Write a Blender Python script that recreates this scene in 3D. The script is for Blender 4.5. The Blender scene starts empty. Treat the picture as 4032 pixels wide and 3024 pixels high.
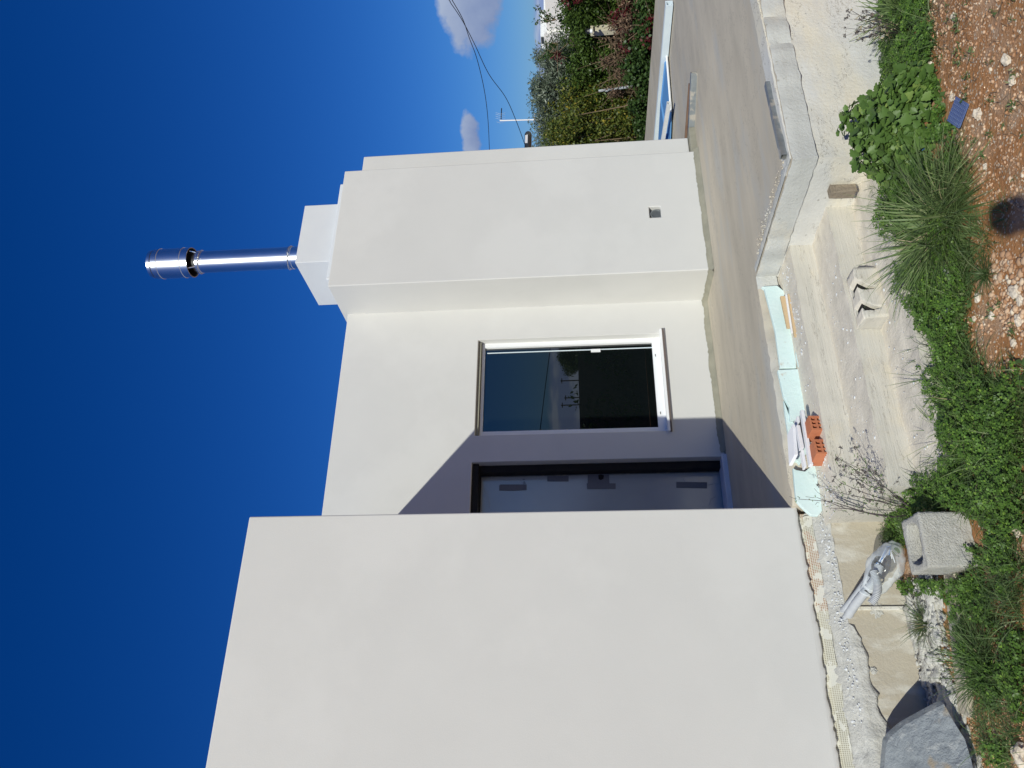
import bpy, math, random
import numpy as np
from mathutils import Matrix, Vector, noise as mnoise

# ------------------------------------------------------------------ camera, world, sun, exposure
SC = bpy.context.scene
COL = SC.collection
FPX = 3100.0
YAW, PITCH, ROLL = math.radians(-27.907), math.radians(5.092), math.radians(1.828)

def _rm(yaw, pitch, roll):
    cy, sy = math.cos(yaw), math.sin(yaw); cp, sp = math.cos(pitch), math.sin(pitch); cr, sr = math.cos(roll), math.sin(roll)
    Ry = np.array([[cr, 0, sr], [0, 1, 0], [-sr, 0, cr]])
    Rx = np.array([[1, 0, 0], [0, cp, -sp], [0, sp, cp]])
    Rz = np.array([[cy, -sy, 0], [sy, cy, 0], [0, 0, 1]])
    return Rz @ Rx @ Ry
RM = _rm(YAW, PITCH, ROLL)

def ray(x, y):
    return RM @ np.array([(3024 - y - 1512) / FPX, 1.0, -(x - 2016) / FPX])
# a spot of the photograph turned into a point on a known plane of the place (camera stands at 0,0,0)
def PX(x, y, X): r = ray(x, y); return r * (X / r[0])
def PY(x, y, Y): r = ray(x, y); return r * (Y / r[1])
def PZ(x, y, Z): r = ray(x, y); return r * (Z / r[2])

cam_d = bpy.data.cameras.new('camera'); cam = bpy.data.objects.new('camera', cam_d); COL.objects.link(cam)
cam_d.sensor_fit = 'HORIZONTAL'; cam_d.sensor_width = 36.0; cam_d.lens = 36.0 * FPX / 4032.0
cam_d.clip_start = 0.05; cam_d.clip_end = 9000
_ax = RM @ np.array([0, 0, -1.0]); _ay = RM @ np.array([1.0, 0, 0]); _az = -(RM @ np.array([0, 1.0, 0]))
M = Matrix.Identity(4)
for i in range(3):
    M[i][0] = _ax[i]; M[i][1] = _ay[i]; M[i][2] = _az[i]
cam.matrix_world = M
SC.camera = cam

SUN_AZ = math.atan2(1.4463, 1.798)              # light travels towards +Y and a little +X
SUN_EL = math.atan2(0.821 * 1.4463, math.hypot(1.4463, 1.798))
SUNV = np.array([math.sin(SUN_AZ) * math.cos(SUN_EL), math.cos(SUN_AZ) * math.cos(SUN_EL), -math.sin(SUN_EL)])
sd = bpy.data.lights.new('sun', 'SUN'); sun = bpy.data.objects.new('sun', sd); COL.objects.link(sun)
sd.energy = 3.9; sd.angle = math.radians(0.53); sd.color = (0.975, 0.985, 0.875)
sun.rotation_euler = Vector(SUNV).to_track_quat('-Z', 'Y').to_euler()
sun.location = (-20, -20, 20)

W = bpy.data.worlds.new('World'); SC.world = W; W.use_nodes = True
wn, wl = W.node_tree.nodes, W.node_tree.links
for n in list(wn): wn.remove(n)
def N(nodes, t, **kw):
    n = nodes.new(t)
    for k, v in kw.items():
        if k.startswith('i_'): n.inputs[k[2:].replace('_', ' ')].default_value = v
        else: setattr(n, k, v)
    return n
wo = N(wn, 'ShaderNodeOutputWorld'); bg = N(wn, 'ShaderNodeBackground'); bg.inputs['Strength'].default_value = 0.06
sky = N(wn, 'ShaderNodeTexSky', sky_type='NISHITA', sun_disc=False)
sky.sun_elevation = SUN_EL
sky.sun_rotation = math.pi + SUN_AZ
sky.altitude = 600; sky.air_density = 1.0; sky.dust_density = 0.3; sky.ozone_density = 3.2
hs = N(wn, 'ShaderNodeHueSaturation'); hs.inputs['Saturation'].default_value = 1.22; hs.inputs['Hue'].default_value = 0.5
wl.new(sky.outputs[0], hs.inputs['Color'])
geo = N(wn, 'ShaderNodeTexCoord')
def dirn(x, y):
    r = ray(x, y); return r / np.linalg.norm(r)
def vmath(op, a, b=None, val=None):
    n = N(wn, 'ShaderNodeVectorMath', operation=op)
    if hasattr(a, 'is_output') or isinstance(a, bpy.types.NodeSocket): wl.new(a, n.inputs[0])
    else: n.inputs[0].default_value = a
    if b is not None:
        if isinstance(b, bpy.types.NodeSocket): wl.new(b, n.inputs[1])
        else: n.inputs[1].default_value = b
    return n
def mth(op, a, b=0.0, c=None, clamp=False, nodes=None, links=None):
    nodes = nodes or wn; links = links or wl
    n = N(nodes, 'ShaderNodeMath', operation=op); n.use_clamp = clamp
    for i, v in enumerate((a, b, c)):
        if v is None: continue
        if isinstance(v, bpy.types.NodeSocket): links.new(v, n.inputs[i])
        else: n.inputs[i].default_value = v
    return n.outputs[0]
def cloud(px, py, rx, ry, seed, sc=9.0):
    """a mask round one direction of the sky; rx: half height (photo x), ry: half width (photo y), in px"""
    c = dirn(px, py); up = np.array([0, 0, 1.0]) - c * c[2]; up /= np.linalg.norm(up); rt = np.cross(c, up)
    D = geo.outputs['Generated']
    dc = vmath('DOT_PRODUCT', D, tuple(c)).outputs['Value']
    du = vmath('DOT_PRODUCT', D, tuple(up)).outputs['Value']
    dr = vmath('DOT_PRODUCT', D, tuple(rt)).outputs['Value']
    a = mth('DIVIDE', du, rx / FPX); b = mth('DIVIDE', dr, ry / FPX)
    r2 = mth('ADD', mth('MULTIPLY', a, a), mth('MULTIPLY', b, b))
    nz = N(wn, 'ShaderNodeTexNoise', noise_dimensions='4D'); nz.inputs['Scale'].default_value = sc; nz.inputs['W'].default_value = seed
    nz.inputs['Detail'].default_value = 7.0; nz.inputs['Roughness'].default_value = 0.58
    wl.new(D, nz.inputs['Vector'])
    v = mth('SUBTRACT', mth('MULTIPLY', nz.outputs['Fac'], 3.4), mth('ADD', mth('MULTIPLY', r2, 0.85), 0.85))
    m = mth('MULTIPLY', v, 2.4, clamp=True)
    m = mth('MULTIPLY', m, mth('GREATER_THAN', dc, 0.5))
    return m, nz.outputs['Fac'], a
def blend(col, m, c1, c2, fac, k=1.0):
    mm = N(wn, 'ShaderNodeMix', data_type='RGBA')
    wl.new(fac, mm.inputs['Factor']); mm.inputs['A'].default_value = c1; mm.inputs['B'].default_value = c2
    o = N(wn, 'ShaderNodeMix', data_type='RGBA')
    wl.new(mth('MULTIPLY', m, k), o.inputs['Factor']); wl.new(col, o.inputs['A']); wl.new(mm.outputs['Result'], o.inputs['B'])
    return o.outputs['Result']
_sp = N(wn, 'ShaderNodeSeparateColor'); wl.new(hs.outputs[0], _sp.inputs[0]); _cb = N(wn, 'ShaderNodeCombineColor')
for _i, (_a, _p) in enumerate(((0.336, 1.21), (0.475, 1.08), (0.79, 0.962))):      # deep clear winter sky, channel by channel
    wl.new(mth('MAXIMUM', mth('SUBTRACT', mth('MULTIPLY', mth('POWER', mth('MULTIPLY', _sp.outputs[_i], 0.088), _p), _a / 0.06), (0.055, 0, 0)[_i]), 0.004), _cb.inputs[_i])
colr = _cb.outputs[0]
for args in ((1850, 20, 110, 190, 3.1, 13), (1852, 540, 42, 95, 8.4, 22)):
    m, nf, a = cloud(*args)
    shade = mth('ADD', mth('MULTIPLY', a, 0.35), mth('ADD', mth('MULTIPLY', nf, 1.6), -0.35), clamp=True)
    colr = blend(colr, m, (3.0, 4.0, 7.2, 1), (7.0, 8.2, 10.5, 1), shade, 0.92)
# low lavender bank along the skyline
dz = N(wn, 'ShaderNodeSeparateXYZ'); wl.new(geo.outputs['Generated'], dz.inputs[0])
nz = N(wn, 'ShaderNodeTexNoise'); nz.inputs['Scale'].default_value = 14; nz.inputs['Detail'].default_value = 4
mp = N(wn, 'ShaderNodeMapping'); mp.inputs['Scale'].default_value = (1, 1, 5); wl.new(geo.outputs['Generated'], mp.inputs[0]); wl.new(mp.outputs[0], nz.inputs['Vector'])
bank = mth('MULTIPLY', mth('SUBTRACT', mth('ADD', 0.034, mth('MULTIPLY', nz.outputs['Fac'], 0.02)), dz.outputs['Z']), 130, clamp=True)
puffs = mth('MULTIPLY', mth('SUBTRACT', nz.outputs['Fac'], 0.53), 9, clamp=True)
colr = blend(colr, bank, (4.0, 5.2, 9.2, 1), (7.0, 8.2, 10.8, 1), puffs, 0.85)
wl.new(colr, bg.inputs['Color']); wl.new(bg.outputs[0], wo.inputs['Surface'])

SC.view_settings.view_transform = 'Standard'; SC.view_settings.look = 'None'
SC.view_settings.exposure = 0.0; SC.view_settings.gamma = 1.0
SC.render.engine = 'CYCLES'
SC.cycles.max_bounces = 8; SC.cycles.transparent_max_bounces = 12

rnd = random.Random(7)
RNG = np.random.default_rng(11)

# ------------------------------------------------------------------ materials
def newmat(name):
    m = bpy.data.materials.new(name); m.use_nodes = True
    nt = m.node_tree; b = nt.nodes.get('Principled BSDF'); o = nt.nodes.get('Material Output')
    return m, nt, b, o
def C4(c): return (c[0], c[1], c[2], 1.0)
def pmat(name, c1, c2=None, scale=6.0, rough=0.85, bump=0.0, bscale=60.0, stretch=(1, 1, 1), metal=0.0, spec=0.3, detail=5.0,
         c3=None, s3=2.0, t3=(0.5, 0.62), bstretch=None, bdist=0.01, speck=None, coat=0.0, crack=None):
    """noise blend c1..c2, optional blotches c3, optional fine specks, bump; world coordinates so neighbours run on"""
    m, nt, b, o = newmat(name); n, l = nt.nodes, nt.links
    g = N(n, 'ShaderNodeNewGeometry'); P = g.outputs['Position']
    def nzt(sc, st=(1, 1, 1), det=5.0, r=0.6):
        mp = N(n, 'ShaderNodeMapping'); mp.inputs['Scale'].default_value = st; l.new(P, mp.inputs[0])
        z = N(n, 'ShaderNodeTexNoise'); z.inputs['Scale'].default_value = sc; z.inputs['Detail'].default_value = det; z.inputs['Roughness'].default_value = r
        l.new(mp.outputs[0], z.inputs['Vector']); return z.outputs['Fac']
    def ramp(f, a, bb):
        r = N(n, 'ShaderNodeMapRange'); r.inputs['From Min'].default_value = a; r.inputs['From Max'].default_value = bb; l.new(f, r.inputs['Value']); return r.outputs[0]
    def mix(f, A, B):
        x = N(n, 'ShaderNodeMix', data_type='RGBA'); l.new(f, x.inputs['Factor'])
        for s, v in (('A', A), ('B', B)):
            if isinstance(v, bpy.types.NodeSocket): l.new(v, x.inputs[s])
            else: x.inputs[s].default_value = C4(v)
        return x.outputs['Result']
    if c2 is None: c2 = c1
    col = mix(ramp(nzt(scale, stretch, detail), 0.3, 0.7), c1, c2)
    if c3 is not None: col = mix(ramp(nzt(s3, stretch), *t3), col, c3)
    if speck:
        sc, col_s, lo, hi = speck
        col = mix(ramp(nzt(sc, (1, 1, 1), 3.0), lo, hi), col, col_s)
    if crack:
        d_ = mth('ABSOLUTE', mth('SUBTRACT', nzt(crack[0], crack[1], 7.0, 0.7), 0.5, nodes=n, links=l), nodes=n, links=l)
        col = mix(mth('MULTIPLY', mth('LESS_THAN', d_, crack[2], nodes=n, links=l), 0.75, nodes=n, links=l), col, crack[3])
    l.new(col, b.inputs['Base Color'])
    b.inputs['Roughness'].default_value = rough; b.inputs['Metallic'].default_value = metal
    b.inputs['Specular IOR Level'].default_value = spec; b.inputs['Coat Weight'].default_value = coat
    if bump:
        bp = N(n, 'ShaderNodeBump'); bp.inputs['Strength'].default_value = bump; bp.inputs['Distance'].default_value = bdist
        l.new(nzt(bscale, bstretch or (1, 1, 1), 8.0, 0.65), bp.inputs['Height']); l.new(bp.outputs[0], b.inputs['Normal'])
    return m
def leafmat(name, c1, c2, c3=None, trans=0.3, rough=0.45):
    m, nt, b, o = newmat(name); n, l = nt.nodes, nt.links
    g = N(n, 'ShaderNodeNewGeometry')
    r = N(n, 'ShaderNodeValToRGB'); l.new(g.outputs['Random Per Island'], r.inputs['Fac'])
    cr = r.color_ramp; cr.elements[0].color = C4(c1); cr.elements[1].color = C4(c2)
    if c3:
        e = cr.elements.new(0.86); e.color = C4(c2); cr.elements[-1].color = C4(c3)
    z = N(n, 'ShaderNodeTexNoise'); z.inputs['Scale'].default_value = 3.0; l.new(g.outputs['Position'], z.inputs['Vector'])
    h = N(n, 'ShaderNodeHueSaturation'); l.new(r.outputs[0], h.inputs['Color'])
    l.new(mth('ADD', mth('MULTIPLY', z.outputs['Fac'], 0.9, nodes=n, links=l), 0.55, nodes=n, links=l), h.inputs['Value'])
    l.new(h.outputs[0], b.inputs['Base Color']); b.inputs['Roughness'].default_value = rough; b.inputs['Specular IOR Level'].default_value = 0.35
    t = N(n, 'ShaderNodeBsdfTranslucent'); l.new(h.outputs[0], t.inputs['Color'])
    mx = N(n, 'ShaderNodeMixShader'); mx.inputs[0].default_value = trans
    l.new(b.outputs[0], mx.inputs[1]); l.new(t.outputs[0], mx.inputs[2]); l.new(mx.outputs[0], o.inputs['Surface'])
    return m

MT = {}
MT['plaster'] = pmat('white_plaster', (0.64, 0.626, 0.602), (0.618, 0.605, 0.583), 2.2, 0.9, 0.2, 140, c3=(0.655, 0.641, 0.617), s3=0.9, spec=0.2, bdist=0.004)
MT['plaster_fresh'] = pmat('smooth_white_paint', (0.67, 0.68, 0.69), (0.64, 0.65, 0.67), 4, 0.8, 0.08, 90, c3=(0.60, 0.59, 0.56), s3=2.6, t3=(0.62, 0.66), spec=0.25)
MT['cement'] = pmat('cement_grout', (0.33, 0.31, 0.245), (0.25, 0.24, 0.19), 9, 0.9, 0.3, 60)
MT['slab'] = pmat('trowelled_concrete', (0.62, 0.545, 0.435), (0.46, 0.405, 0.325), 1.7, 0.8, 0.35, 70, (0.45, 1.7, 1), detail=9,
                  c3=(0.50, 0.475, 0.43), s3=1.5, t3=(0.52, 0.66), bstretch=(0.35, 1.6, 1), speck=(46, (0.72, 0.68, 0.60), 0.72, 0.76), crack=(1.1, (0.8, 1.2, 1), 0.0016, (0.28, 0.25, 0.21)))
MT['conc_white'] = pmat('pale_cast_concrete', (0.70, 0.685, 0.645), (0.60, 0.585, 0.55), 3.2, 0.9, 0.5, 45, (0.6, 0.6, 1.8), detail=10,
                        c3=(0.72, 0.66, 0.54), s3=1.3, t3=(0.5, 0.66), speck=(30, (0.40, 0.38, 0.34), 0.66, 0.71), crack=(0.9, (1, 1, 2.4), 0.0022, (0.30, 0.27, 0.22)))
MT['conc_grey'] = pmat('weathered_cast_concrete', (0.60, 0.60, 0.575), (0.50, 0.50, 0.475), 4.5, 0.9, 0.6, 50, (0.7, 0.7, 1.6), detail=10,
                       c3=(0.62, 0.58, 0.50), s3=2.2, t3=(0.52, 0.66), speck=(26, (0.40, 0.39, 0.35), 0.66, 0.71))
def stepmat():
    m, nt, b, o = newmat('stepped_concrete'); n, l = nt.nodes, nt.links
    g = N(n, 'ShaderNodeNewGeometry'); P = g.outputs['Position']
    def nzt(sc, st, det=6.0):
        mp = N(n, 'ShaderNodeMapping'); mp.inputs['Scale'].default_value = st; l.new(P, mp.inputs[0])
        z = N(n, 'ShaderNodeTexNoise'); z.inputs['Scale'].default_value = sc; z.inputs['Detail'].default_value = det; z.inputs['Roughness'].default_value = 0.65
        l.new(mp.outputs[0], z.inputs['Vector']); return z.outputs['Fac']
    def mix(f, A, B, lo=0.3, hi=0.7):
        r = N(n, 'ShaderNodeMapRange'); r.inputs['From Min'].default_value = lo; r.inputs['From Max'].default_value = hi; l.new(f, r.inputs['Value'])
        x = N(n, 'ShaderNodeMix', data_type='RGBA'); l.new(r.outputs[0], x.inputs['Factor'])
        for s, v in (('A', A), ('B', B)):
            if isinstance(v, bpy.types.NodeSocket): l.new(v, x.inputs[s])
            else: x.inputs[s].default_value = C4(v)
        return x.outputs['Result']
    riser = mix(nzt(5, (0.25, 1, 5)), (0.62, 0.58, 0.51), (0.52, 0.495, 0.44))
    riser = mix(nzt(2.6, (0.8, 1, 1)), riser, (0.64, 0.57, 0.45), 0.54, 0.70)
    riser = mix(nzt(14, (0.12, 1, 6)), riser, (0.46, 0.43, 0.375), 0.62, 0.74)
    rc_ = mth('ABSOLUTE', mth('SUBTRACT', nzt(1.6, (0.22, 1, 2.6), 7), 0.5, nodes=n, links=l), nodes=n, links=l)
    riser = mix(mth('MULTIPLY', mth('LESS_THAN', rc_, 0.0022, nodes=n, links=l), 0.6, nodes=n, links=l), riser, (0.25, 0.22, 0.18), 0.0, 1.0)
    tread = mix(nzt(9, (1, 1, 1)), (0.80, 0.725, 0.615), (0.68, 0.62, 0.525))
    tread = mix(nzt(38, (1, 1, 1)), tread, (0.86, 0.82, 0.74), 0.58, 0.70)
    tread = mix(nzt(6.5, (1, 1, 1)), tread, (0.56, 0.50, 0.42), 0.60, 0.72)
    sx = N(n, 'ShaderNodeSeparateXYZ'); l.new(g.outputs['True Normal'], sx.inputs[0])
    col = mix(sx.outputs['Z'], riser, tread, 0.45, 0.75)
    l.new(col, b.inputs['Base Color']); b.inputs['Roughness'].default_value = 0.92; b.inputs['Specular IOR Level'].default_value = 0.2
    bp = N(n, 'ShaderNodeBump'); bp.inputs['Strength'].default_value = 0.5; bp.inputs['Distance'].default_value = 0.010
    l.new(mix(sx.outputs['Z'], nzt(30, (0.3, 1, 4), 8), nzt(42, (1, 1, 1), 8), 0.45, 0.75), bp.inputs['Height']); l.new(bp.outputs[0], b.inputs['Normal'])
    return m
MT['steps'] = stepmat()
MT['panel'] = pmat('smooth_cast_foundation', (0.52, 0.46, 0.36), (0.43, 0.38, 0.30), 4, 0.85, 0.45, 50, (2.2, 1, 0.8), detail=8,
                   c3=(0.60, 0.56, 0.48), s3=4.0, t3=(0.5, 0.62), speck=(12, (0.55, 0.36, 0.18), 0.70, 0.80))
MT['mortar'] = pmat('rough_grey_mortar', (0.60, 0.58, 0.53), (0.49, 0.475, 0.435), 9, 0.95, 0.7, 48, c3=(0.66, 0.64, 0.59), s3=16, t3=(0.55, 0.66), bdist=0.02)
MT['soil'] = None
MT['steel'] = pmat('polished_steel', (0.82, 0.82, 0.82), (0.74, 0.74, 0.75), 3, 0.27, 0.02, 30, metal=1.0)
MT['galv'] = pmat('galvanised_steel', (0.35, 0.37, 0.375), (0.24, 0.26, 0.27), 14, 0.5, 0.1, 60, metal=0.6, c3=(0.52, 0.48, 0.42), s3=9, t3=(0.55, 0.62))
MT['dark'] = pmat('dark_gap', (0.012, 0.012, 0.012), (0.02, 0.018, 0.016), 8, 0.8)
MT['room'] = pmat('dark_room', (0.035, 0.033, 0.03), (0.02, 0.02, 0.02), 2, 0.9)
MT['white_frame'] = pmat('white_window_frame', (0.86, 0.86, 0.86), (0.82, 0.82, 0.83), 3, 0.35, spec=0.5)
MT['sill_under'] = pmat('brown_drip_edge', (0.16, 0.12, 0.11), (0.12, 0.10, 0.09), 9, 0.7)
MT['xps'] = pmat('pale_blue_foam', (0.62, 0.77, 0.755), (0.67, 0.79, 0.775), 7, 0.9, 0.35, 40, c3=(0.56, 0.53, 0.46), s3=9, t3=(0.62, 0.68), speck=(24, (0.46, 0.50, 0.46), 0.70, 0.74))
MT['foam_white'] = pmat('white_foam', (0.82, 0.82, 0.83), (0.74, 0.74, 0.75), 9, 0.9, 0.3, 60)
MT['wood'] = pmat('pale_wood', (0.66, 0.49, 0.29), (0.56, 0.40, 0.23), 8, 0.8, 0.3, 40, (0.15, 1, 1))
MT['old_wood'] = pmat('weathered_wood', (0.33, 0.27, 0.20), (0.22, 0.18, 0.14), 10, 0.9, 0.9, 26, (3, 3, 0.3), bdist=0.02)
MT['brown_wood'] = pmat('brown_stick', (0.16, 0.09, 0.06), (0.20, 0.13, 0.09), 10, 0.9, 0.3, 40)
MT['tile'] = pmat('white_stone_offcut', (0.80, 0.785, 0.80), (0.70, 0.69, 0.72), 6, 0.6, 0.15, 60)
MT['brick'] = pmat('hollow_clay_brick', (0.56, 0.20, 0.10), (0.47, 0.165, 0.085), 9, 0.85, 0.4, 50, c3=(0.80, 0.66, 0.58), s3=8, t3=(0.66, 0.70))
MT['cmu'] = pmat('grey_concrete_block', (0.56, 0.54, 0.49), (0.45, 0.435, 0.395), 30, 0.95, 1.0, 120, speck=(90, (0.62, 0.60, 0.56), 0.58, 0.68), c3=(0.48, 0.41, 0.32), s3=3, t3=(0.52, 0.66), bdist=0.01)
MT['rock'] = pmat('grey_blue_stone', (0.33, 0.355, 0.37), (0.235, 0.255, 0.27), 7, 0.65, 0.9, 22, (1.5, 1, 0.8), detail=9, c3=(0.46, 0.47, 0.46), s3=13, t3=(0.55, 0.68), spec=0.45, bdist=0.02, speck=(5, (0.42, 0.33, 0.22), 0.66, 0.74))
MT['blue_plastic'] = pmat('blue_plastic', (0.05, 0.16, 0.42), (0.07, 0.22, 0.50), 8, 0.45)
MT['faded_blue'] = pmat('faded_blue_plastic', (0.13, 0.18, 0.38), (0.10, 0.14, 0.30), 8, 0.6)
MT['pale_blue_bar'] = pmat('pale_blue_bar', (0.72, 0.80, 0.84), (0.66, 0.74, 0.80), 6, 0.5)
MT['blue_sheet'] = pmat('blue_sheet', (0.115, 0.27, 0.52), (0.10, 0.25, 0.50), 2, 0.35, spec=0.5, c3=(0.20, 0.36, 0.58), s3=5, t3=(0.64, 0.7))
MT['stone_pale'] = pmat('pale_stone', (0.74, 0.67, 0.56), (0.60, 0.48, 0.36), 14, 0.85, 0.3, 60)
MT['black_plastic'] = pmat('black_plastic', (0.02, 0.02, 0.02), None, 5, 0.4)
MT['cream'] = pmat('cream_render', (0.62, 0.56, 0.42), (0.50, 0.45, 0.34), 5, 0.9, 0.2, 40)
MT['white_far'] = pmat('white_far_wall', (0.80, 0.79, 0.76), (0.76, 0.75, 0.73), 1, 0.9)
MT['grey_pipe'] = pmat('grey_pipe', (0.42, 0.45, 0.48), (0.36, 0.39, 0.42), 6, 0.5)
MT['tank'] = pmat('dark_tank', (0.03, 0.035, 0.035), (0.05, 0.05, 0.05), 3, 0.35, spec=0.6)
MT['stem'] = pmat('brown_stem', (0.16, 0.11, 0.07), (0.22, 0.16, 0.10), 20, 0.9)
MT['dark_stem'] = pmat('dark_weed_stem', (0.07, 0.055, 0.065), (0.10, 0.08, 0.08), 20, 0.9)
MT['bark'] = pmat('grey_bark', (0.15, 0.12, 0.09), (0.09, 0.075, 0.06), 12, 0.95, 0.8, 30)
MT['tape'] = pmat('grey_tape', (0.16, 0.165, 0.18), (0.14, 0.145, 0.165), 9, 0.45)
MT['conduit'] = pmat('grey_corrugated_conduit', (0.50, 0.51, 0.53), (0.44, 0.45, 0.47), 8, 0.5)
MT['cloth'] = pmat('dark_cloth', (0.03, 0.03, 0.04), None, 5, 0.9)
MT['skin'] = pmat('skin', (0.5, 0.3, 0.2), None, 5, 0.6)

L_HEDGE = leafmat('hedge_leaf', (0.045, 0.085, 0.014), (0.095, 0.15, 0.028))
L_OLIVE = leafmat('olive_leaf', (0.07, 0.095, 0.06), (0.17, 0.205, 0.14), (0.34, 0.37, 0.29), trans=0.15, rough=0.4)
L_YEL = leafmat('yellowing_leaf', (0.06, 0.095, 0.02), (0.15, 0.17, 0.03), (0.36, 0.28, 0.04))
L_IVY = leafmat('ivy_leaf', (0.035, 0.075, 0.02), (0.07, 0.12, 0.03))
L_DEAD = leafmat('dead_leaf', (0.07, 0.045, 0.03), (0.19, 0.115, 0.075), (0.32, 0.23, 0.16), trans=0.1, rough=0.8)
L_RED = leafmat('red_leaf', (0.07, 0.008, 0.015), (0.17, 0.018, 0.03), (0.22, 0.09, 0.06))
L_MALLOW = leafmat('mallow_leaf', (0.085, 0.16, 0.035), (0.14, 0.235, 0.055), (0.25, 0.34, 0.09))
L_CLOVER = leafmat('clover_leaf', (0.06, 0.125, 0.022), (0.125, 0.23, 0.042), (0.23, 0.37, 0.055))
L_GRASS = leafmat('grass_blade', (0.095, 0.155, 0.05), (0.20, 0.28, 0.10), (0.40, 0.44, 0.22), rough=0.5)
L_GRASSD = leafmat('darker_grass_blade', (0.065, 0.12, 0.035), (0.135, 0.21, 0.07), (0.28, 0.32, 0.16), rough=0.5)
L_STRAW = leafmat('straw', (0.34, 0.27, 0.15), (0.50, 0.42, 0.26), trans=0.1, rough=0.7)
L_WEED = leafmat('weed_leaf', (0.10, 0.17, 0.05), (0.17, 0.26, 0.08))
L_WEEDD = leafmat('dry_weed_tip', (0.09, 0.08, 0.085), (0.20, 0.17, 0.15), trans=0.1)

def glassmat():
    m, nt, b, o = newmat('dark_coated_glass')
    b.inputs['Base Color'].default_value = (0.004, 0.006, 0.006, 1); b.inputs['Roughness'].default_value = 0.0
    b.inputs['IOR'].default_value = 2.05; b.inputs['Specular IOR Level'].default_value = 0.5
    n, l = nt.nodes, nt.links
    g = N(n, 'ShaderNodeNewGeometry'); z = N(n, 'ShaderNodeTexNoise'); z.inputs['Scale'].default_value = 9; z.inputs['Detail'].default_value = 6
    l.new(g.outputs['Position'], z.inputs['Vector'])
    r = N(n, 'ShaderNodeMapRange'); r.inputs['From Min'].default_value = 0.62; r.inputs['From Max'].default_value = 0.85; r.inputs['To Min'].default_value = 0.0; r.inputs['To Max'].default_value = 0.12
    l.new(z.outputs['Fac'], r.inputs['Value']); l.new(r.outputs[0], b.inputs['Roughness'])
    return m
MT['glass'] = glassmat()
def filmmat():
    m, nt, b, o = newmat('glossy_door_with_film'); n, l = nt.nodes, nt.links
    g = N(n, 'ShaderNodeNewGeometry'); z = N(n, 'ShaderNodeTexNoise'); z.inputs['Scale'].default_value = 3; z.inputs['Detail'].default_value = 3
    l.new(g.outputs['Position'], z.inputs['Vector'])
    r = N(n, 'ShaderNodeValToRGB'); l.new(z.outputs['Fac'], r.inputs['Fac'])
    r.color_ramp.elements[0].color = (0.34, 0.37, 0.38, 1); r.color_ramp.elements[1].color = (0.44, 0.47, 0.48, 1)
    l.new(r.outputs[0], b.inputs['Base Color']); b.inputs['Roughness'].default_value = 0.16; b.inputs['IOR'].default_value = 2.0
    bp = N(n, 'ShaderNodeBump'); bp.inputs['Strength'].default_value = 0.12; bp.inputs['Distance'].default_value = 0.02
    l.new(z.outputs['Fac'], bp.inputs['Height']); l.new(bp.outputs[0], b.inputs['Normal'])
    return m
MT['film'] = filmmat()
def bagmat():
    m, nt, b, o = newmat('clear_plastic_bag'); n, l = nt.nodes, nt.links
    b.inputs['Base Color'].default_value = (0.75, 0.78, 0.8, 1); b.inputs['Roughness'].default_value = 0.12; b.inputs['IOR'].default_value = 1.5
    t = N(n, 'ShaderNodeBsdfTransparent'); t.inputs['Color'].default_value = (0.93, 0.95, 0.96, 1)
    mx = N(n, 'ShaderNodeMixShader'); fr = N(n, 'ShaderNodeFresnel'); fr.inputs['IOR'].default_value = 1.5
    f = mth('ADD', mth('MULTIPLY', fr.outputs[0], 0.55, nodes=n, links=l), 0.05, nodes=n, links=l)
    l.new(f, mx.inputs[0]); l.new(t.outputs[0], mx.inputs[1]); l.new(b.outputs[0], mx.inputs[2]); l.new(mx.outputs[0], o.inputs['Surface'])
    return m
MT['bag'] = bagmat()
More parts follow.
